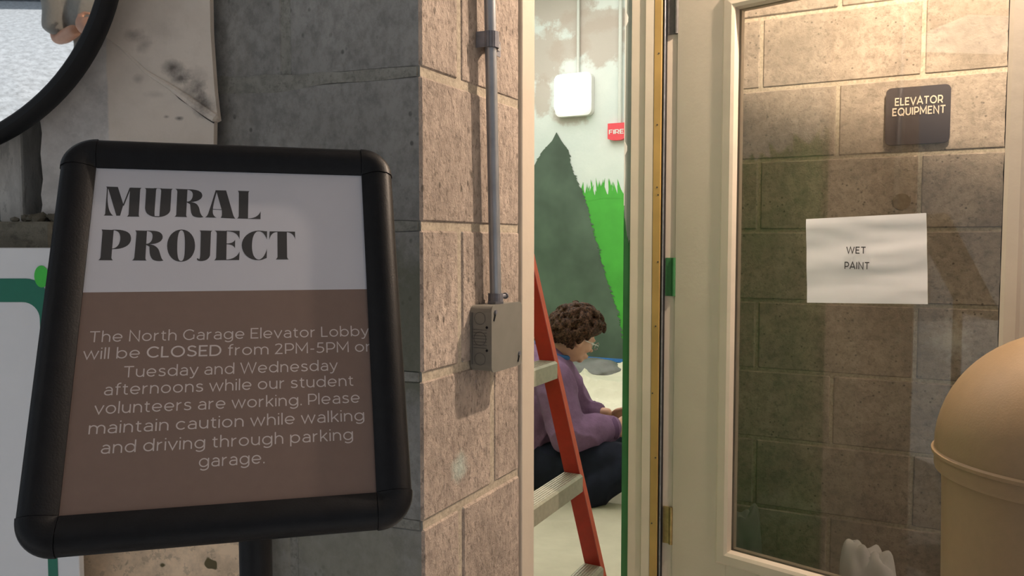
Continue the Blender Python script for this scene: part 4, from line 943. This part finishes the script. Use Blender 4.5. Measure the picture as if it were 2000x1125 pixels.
def capsules(name, V, E_, Rr, mat, parent, vox=.008, disp=0, seed=0, extra=()):
    bm = bmesh.new()
    for v, r in zip(V, Rr): bmesh.ops.create_icosphere(bm, subdivisions=3, radius=r, matrix=Matrix.Translation(v))
    for a, b in E_:
        p, q = V[a], V[b]; L_ = (q-p).length; n = max(2, int(L_/.02)); tube(bm, [p.lerp(q, i/n) for i in range(n+1)], Rr[a], 24, True, Rr[b])
    for b2 in extra:
        mm = bpy.data.meshes.new('t'); b2.to_mesh(mm); b2.free(); bm.from_mesh(mm)
    bmesh.ops.recalc_face_normals(bm, faces=bm.faces)
    mm = bpy.data.meshes.new('t'); bm.to_mesh(mm); bm.free(); o = bpy.data.objects.new('t', mm); COL.objects.link(o)
    r = o.modifiers.new('r', 'REMESH'); r.mode = 'VOXEL'; r.voxel_size = vox; r.use_smooth_shade = True
    sm = o.modifiers.new('sm', 'SMOOTH'); sm.iterations = 6; sm.factor = .5
    dg = bpy.context.evaluated_depsgraph_get(); dg.update(); m2 = bpy.data.meshes.new_from_object(o.evaluated_get(dg)); bpy.data.objects.remove(o)
    bm = bmesh.new(); bm.from_mesh(m2)
    if disp:
        bm.normal_update(); nr = [v.normal.copy() for v in bm.verts]
        for v, nn in zip(bm.verts, nr):
            P = v.co*6 + Vector((seed, 0, 0)); v.co += nn*disp*(max(0, 1-abs(noise.noise(P))*2)**3*.9 - .2 + .3*noise.noise(v.co*13))
    me = bpy.data.meshes.new(name); bm.to_mesh(me); bm.free(); me.polygons.foreach_set('use_smooth', [True]*len(me.polygons))
    return link(name, me, mat, parent)
def ell(c, r, rot=None, sub=3, mw=None):
    bm = bmesh.new(); bmesh.ops.create_icosphere(bm, subdivisions=sub, radius=1)
    m = Matrix.Translation(c) @ (rot.to_4x4() if rot else Matrix()) @ Matrix.Diagonal((*r, 1))
    bmesh.ops.transform(bm, matrix=(mw or Matrix()) @ m, verts=bm.verts); return bm
def head_parts(mw):
    """head facing +x, up +z, centre between the ears; all pieces are fused with the neck and body"""
    P = []
    sk = bmesh.new(); bmesh.ops.create_uvsphere(sk, u_segments=36, v_segments=24, radius=1)
    for v in sk.verts:
        x, y, z = v.co
        if z < 0: y *= 1 - .30*(-z)**1.4; x = x*(1-.12*(-z)) + (.12*(-z) if x > 0 else 0)
        if x > .2: x = .2 + (x-.2)*(.86 if z > -.7 else .95)
        v.co = (x*.098, y*.076, z*.118 + .005)
    bmesh.ops.transform(sk, matrix=mw, verts=sk.verts); P.append(sk)
    for c, r in (((.064, 0, -.082), (.018, .025, .018)), ((.076, 0, -.062), (.015, .024, .018)), ((.090, 0, -.008), (.009, .009, .024)), ((.099, 0, -.026), (.012, .012, .010)), ((.078, 0, .022), (.020, .052, .009)),
                 ((.089, 0, -.056), (.009, .022, .006)), ((.087, 0, -.067), (.009, .019, .006)), ((.0, .077, -.012), (.018, .008, .030)), ((0, -.077, -.012), (.018, .008, .030)),
                 ((.062, .035, -.025), (.022, .020, .022)), ((.062, -.035, -.025), (.022, .020, .022))):
        P.append(ell(c, r, mw=mw, sub=2))
    return P
def hand_parts(wr, d, side, palm_n, s=1.0, curl=.6):
    """palm and five fingers: wr wrist, d hand direction, side = thumb side, palm_n = palm normal (curl direction)"""
    d = d.normalized(); side = (side - d*side.dot(d)).normalized(); pn = palm_n - d*palm_n.dot(d); pn = (pn - side*pn.dot(side)).normalized()
    V = []; E_ = []; Rr = []
    def add(p, r, par=None):
        V.append(p); Rr.append(r*s); i = len(V)-1
        if par is not None: E_.append((par, i))
        return i
    out = []
    rot = Matrix((d, side, d.cross(side))).transposed()
    out.append(ell(wr + d*.045*s, (.050*s, .040*s, .016*s), rot))
    for k, (off, L_) in enumerate(((.030, .074), (.010, .082), (-.011, .077), (-.030, .060))):
        p0 = wr + d*.075*s + side*off*s; a = 0; p = p0; pts = [wr + d*.05*s + side*off*.8*s, p0]
        for f in (.42, .32, .26):
            a += curl*.75; p = p + (d*math.cos(a) + pn*math.sin(a))*L_*f*s; pts.append(p)
        b = bmesh.new()
        for (q0, r0), (q1, r1) in zip(zip(pts, (.010, .0095, .0088, .008, .007)), zip(pts[1:], (.0095, .0088, .008, .007, .006))):
            tube(b, [q0, q1], r0*s, 10, True, r1*s); bmesh.ops.create_icosphere(b, subdivisions=2, radius=r1*s, matrix=Matrix.Translation(q1))
        out.append(b)
    b = bmesh.new(); pts = [wr + d*.02*s + side*.02*s, wr + d*.048*s + side*.050*s + pn*.008*s, wr + d*.076*s + side*.058*s + pn*.022*s, wr + d*.098*s + side*.052*s + pn*.034*s]
    for q0, q1, r0, r1 in zip(pts, pts[1:], (.014, .0115, .010), (.0115, .010, .0075)):
        tube(b, [q0, q1], r0*s, 10, True, r1*s); bmesh.ops.create_icosphere(b, subdivisions=2, radius=r1*s, matrix=Matrix.Translation(q1))
    out.append(b); return out
def lock_tube(bm, pts, r):
    tube(bm, pts, r, 6, True, r*.5)

# -- person sitting on the drop cloth, bent over their hands, in profile to the right
root_p = at(1060, 962, 3.85); root_p.z = .02
per = empty('person', root_p, 'person with curly dark hair in a purple sweater sitting on the drop cloth', 'person')
def rotY(a): return Matrix.Rotation(a, 4, 'Y')
def rotZ(a): return Matrix.Rotation(a, 4, 'Z')
hc = at(1122, 659, 3.80)
HM = Matrix.Translation(hc) @ rotZ(R(14)) @ rotY(R(24)) @ Matrix.Scale(1.04, 4)
pel = at(1020, 905, 3.84); pel.z = .15
spine = [pel, at(1015, 850, 3.83), at(1030, 790, 3.82), at(1058, 726, 3.81), at(1078, 685, 3.80), at(1100, 665, 3.80)]
shn, shf = at(1080, 742, 3.66), at(1092, 728, 3.97)
eln, elf = at(1112, 850, 3.58), at(1136, 808, 3.97)
wrn, wrf = at(1196, 836, 3.66), at(1196, 806, 3.88)
hpn, hpf = at(1030, 925, 3.74), at(1035, 915, 3.94)
knn, knf = at(1232, 905, 3.52), at(1262, 872, 4.02)
ann, anf = at(1150, 945, 3.50), at(1180, 940, 4.05)
fon, fof = at(1110, 950, 3.60), at(1240, 955, 4.00)
for q in (hpn, hpf): q.z = .15
ann.z = .075; fon.z = .06; anf.z = .08; fof.z = .06
V = [pel] + spine[1:] + [shn, eln, wrn, shf, elf, wrf, hpn, knn, ann, fon, hpf, knf, anf, fof]
E_ = [(0, 1), (1, 2), (2, 3), (3, 4), (4, 5), (3, 6), (6, 7), (7, 8), (3, 9), (9, 10), (10, 11), (0, 12), (12, 13), (13, 14), (14, 15), (0, 16), (16, 17), (17, 18), (18, 19)]
Rb = [.115, .115, .125, .10, .056, .055, .052, .038, .026, .052, .038, .026, .082, .055, .04, .035, .082, .055, .04, .035]
ex = head_parts(HM)
ex += hand_parts(wrn, Vector((1, .12, -.1)), Vector((0, .5, 1)), Vector((0, .7, -.6)), 1.02, .75)
ex += hand_parts(wrf, Vector((1, -.25, -.25)), Vector((0, -.6, 1)), Vector((0, -.6, -.6)), 1.02, .75)
skin_figure('body', V, E_, Rb, 'skin', per, remesh=.006, sub=2, extra=ex)
# sweater
m = lambda a, b, t: a.lerp(b, t)
V = [m(pel, spine[1], .25)] + spine[1:4] + [m(spine[3], spine[4], .62), shn, m(shn, eln, .5), eln, m(eln, wrn, .55), m(eln, wrn, .93), shf, elf, m(elf, wrf, .35)]
E_ = [(0, 1), (1, 2), (2, 3), (3, 4), (3, 5), (5, 6), (6, 7), (7, 8), (8, 9), (3, 10), (10, 11), (11, 12)]
Rs = [.180, .195, .198, .150, .084, .098, .090, .088, .080, .056, .088, .082, .066]
capsules('sweater', V, E_, Rs, 'sweater', per, vox=.008, disp=.013, seed=4)
for a, b, r, nm in ((m(eln, wrn, .93), m(eln, wrn, 1.03), .056, 'cuff'), (m(elf, wrf, .33), m(elf, wrf, .43), .062, 'cuff')):
    bm = bmesh.new(); tube(bm, [a, m(a, b, .5), b], r, 24); tag(obj(nm, bm, 'sweater_dark', per, smooth=True))
V = [pel, m(pel, spine[1], .3), hpn, m(hpn, knn, .5), knn, m(knn, ann, .5), ann, hpf, m(hpf, knf, .5), knf, m(knf, anf, .5), anf]
E_ = [(0, 1), (0, 2), (2, 3), (3, 4), (4, 5), (5, 6), (0, 7), (7, 8), (8, 9), (9, 10), (10, 11)]
capsules('trousers', V, E_, [.150, .145, .115, .105, .085, .075, .062, .115, .11, .085, .075, .062], 'trousers', per, vox=.009, disp=.012, seed=9)
for f_, a in ((fon, ann), (fof, anf)):
    dd = (f_-a); dd.z = 0; dd = dd.normalized(); c = f_.copy(); c.z = .062
    rot = Matrix((dd, Vector((0, 0, 1)).cross(dd), Vector((0, 0, 1)))).transposed()
    b = ell(c + dd*.03, (.13, .05, .045), rot); obj('shoe', b, 'black_rubber', per, smooth=True)
# collar / lanyard strap round the neck
bm = bmesh.new(); cpts = []
nb = m(spine[3], spine[4], 1.05); ax = (spine[4]-spine[3]).normalized(); sx = ax.cross(Vector((0, 1, 0))).normalized(); sy = ax.cross(sx)
for k in range(25): q = k*math.pi/12; cpts.append(nb + sx*math.cos(q)*.086 + sy*math.sin(q)*.092 + ax*.004*math.sin(q*3))
tube(bm, cpts, .0115, 8); obj('collar', bm, 'blue_cloth', per, smooth=True)
# hair: a fused mass of curls, plus single curls
def curls(parent, HM, seed, n, L0, spread_, fringe=True, curl_r=.016):
    rnd = random.Random(seed); parts = []
    base = bmesh.new(); bmesh.ops.create_icosphere(base, subdivisions=3, radius=1)
    for v in base.verts: v.co = Vector((v.co.x*.118 - .004, v.co.y*.100, v.co.z*.126 + .024))
    bmesh.ops.bisect_plane(base, geom=base.verts[:]+base.edges[:]+base.faces[:], plane_co=(.045, 0, .028), plane_no=(.55, 0, -.83), clear_outer=True)
    bmesh.ops.holes_fill(base, edges=base.edges[:])
    bmesh.ops.transform(base, matrix=HM, verts=base.verts); parts.append(base)
    tot = 0
    while tot < n:
        th = rnd.uniform(0, 2*math.pi); z = rnd.uniform(-.45, 1); r = math.sqrt(max(0, 1-z*z)); d = Vector((r*math.cos(th), r*math.sin(th), z))
        # leave the face free
        if d.x > .35 and z < (.50): continue
        if d.x > .05 and z < .10 and abs(d.y) > .4: continue
        if d.x > -.1 and z < -.2: continue
        c = Vector((d.x*.108-.004, d.y*.088, d.z*.118+.022)) + d*rnd.uniform(.0, spread_)
        if d.x > .35: c += Vector((.010, 0, -.010))
        c = HM @ c; rr = rnd.uniform(.6, 1.15)*curl_r
        dn = Vector((rnd.uniform(-.6, .6), rnd.uniform(-.6, .6), -1)); dn = (dn - d*dn.dot(d)).normalized(); w3 = HM.to_3x3()
        rot = Matrix((w3 @ dn, w3 @ d.cross(dn), w3 @ d)).transposed().normalized()
        parts.append(ell(c, (rr*2.0, rr*.85, rr*.8), rot, sub=2)); tot += 1
    return parts
hp = curls(per, HM, 3, 300, 1, .030, curl_r=.0155)
o = skin_figure('hair', [HM @ Vector((0, 0, .06)), HM @ Vector((0, 0, .09))], [(0, 1)], [.05, .05], 'hair', per, remesh=.0042, extra=hp, disp=.0015, seed=2)
for s in (-1, 1):
    bm = ell((.078, s*.031, .004), (.010, .013, .008), mw=HM, sub=2); obj('eye', bm, 'white_enamel', per, smooth=True)
    bm = bmesh.new(); tube(bm, [HM @ Vector((.104, s*.033 + .021*math.cos(k*.524), .002+.017*math.sin(k*.524))) for k in range(13)], .0022, 6); tube(bm, [HM @ Vector((.102, s*.054, .006)), HM @ Vector((.02, s*.084, .004))], .002, 6); obj('glasses_rim', bm, 'glasses', per)
bm = bmesh.new(); tube(bm, [HM @ Vector((.106, -.012, .006)), HM @ Vector((.108, 0, .009)), HM @ Vector((.106, .012, .006))], .002, 6); obj('glasses_bridge', bm, 'glasses', per)

# -- bystander standing in the garage behind the camera, seen in the mirror
def standing(pos, yaw, label):
    root = empty('person', pos, label, 'person')
    T = Matrix.Translation(pos) @ rotZ(yaw)
    L = lambda x, y, z: T @ Vector((x, y, z))
    sp = [L(0, 0, .95), L(0, 0, 1.1), L(0, 0, 1.28), L(-.01, 0, 1.43), L(0, 0, 1.52), L(.015, 0, 1.60)]
    V = list(sp); E_ = [(i, i+1) for i in range(5)]; Rr = [.13, .115, .135, .10, .055, .055]; hands = []
    for s in (-1, 1):
        i = len(V); V += [L(-.01, s*.19, 1.42), L(-.03, s*.225, 1.08), L(.17, s*.13, 1.20)]; E_ += [(3, i), (i, i+1), (i+1, i+2)]; Rr += [.058, .048, .030]
        hands += hand_parts(L(.18, s*.125, 1.205), L(.25, s*.09, 1.24)-L(.17, s*.13, 1.20), L(0, 0, 1)-L(0, 0, 0), (L(0, -s, 0)-L(0, 0, 0)), 1, .6)
        i = len(V); V += [L(0, s*.10, .90), L(.02, s*.11, .50), L(-.01, s*.12, .09), L(.13, s*.14, .045)]; E_ += [(0, i), (i, i+1), (i+1, i+2), (i+2, i+3)]; Rr += [.09, .06, .042, .035]
    Hm = Matrix.Translation(L(.02, 0, 1.68)) @ rotZ(yaw) @ rotY(R(6))
    skin_figure('body', V, E_, Rr, 'skin', root, remesh=.009, extra=head_parts(Hm) + hands)
    V = [L(0, 0, .93), L(0, 0, 1.1), L(0, 0, 1.28), L(-.01, 0, 1.42), L(0, 0, 1.485)]; E_ = [(0, 1), (1, 2), (2, 3), (3, 4)]; Rr = [.165, .155, .170, .125, .070]
    for s in (-1, 1):
        i = len(V); V += [L(-.01, s*.19, 1.42), L(-.022, s*.215, 1.24), L(-.03, s*.222, 1.19)]; E_ += [(3, i), (i, i+1), (i+1, i+2)]; Rr += [.082, .074, .076]
    capsules('tshirt', V, E_, Rr, 'grey_shirt', root, vox=.01, disp=.01)
    V = [L(0, 0, .94)]; E_ = []; Rr = [.15]
    for s in (-1, 1):
        i = len(V); V += [L(0, s*.10, .86), L(.02, s*.11, .50), L(-.01, s*.12, .08)]; E_ += [(0, i), (i, i+1), (i+1, i+2)]; Rr += [.11, .085, .07]
    capsules('trousers', V, E_, Rr, 'trousers', root, vox=.012, disp=.008)
    for s in (-1, 1):
        rot = Matrix.Rotation(yaw, 3, 'Z'); obj('shoe', ell(L(.06, s*.13, .05), (.14, .05, .05), rot), 'black_rubber', root, smooth=True)
    hb = bmesh.new(); bmesh.ops.create_icosphere(hb, subdivisions=4, radius=1)
    for v in hb.verts: v.co = Vector((v.co.x*.108-.008, v.co.y*.086, v.co.z*.125+.018))*(1+.05*noise.noise(v.co*6))
    bmesh.ops.bisect_plane(hb, geom=hb.verts[:]+hb.edges[:]+hb.faces[:], plane_co=(.04, 0, .03), plane_no=(.6, 0, -.8), clear_outer=True); bmesh.ops.holes_fill(hb, edges=hb.edges[:])
    bmesh.ops.transform(hb, matrix=Hm, verts=hb.verts); obj('hair', hb, 'hair', root, smooth=True)
    for s in (-1, 1): obj('eye', ell((.081, s*.031, .004), (.010, .013, .008), mw=Hm, sub=2), 'white_enamel', root, smooth=True)
standing(Vector(BYST), BYAW, 'person in a grey t-shirt standing in the garage, reflected in the round mirror')
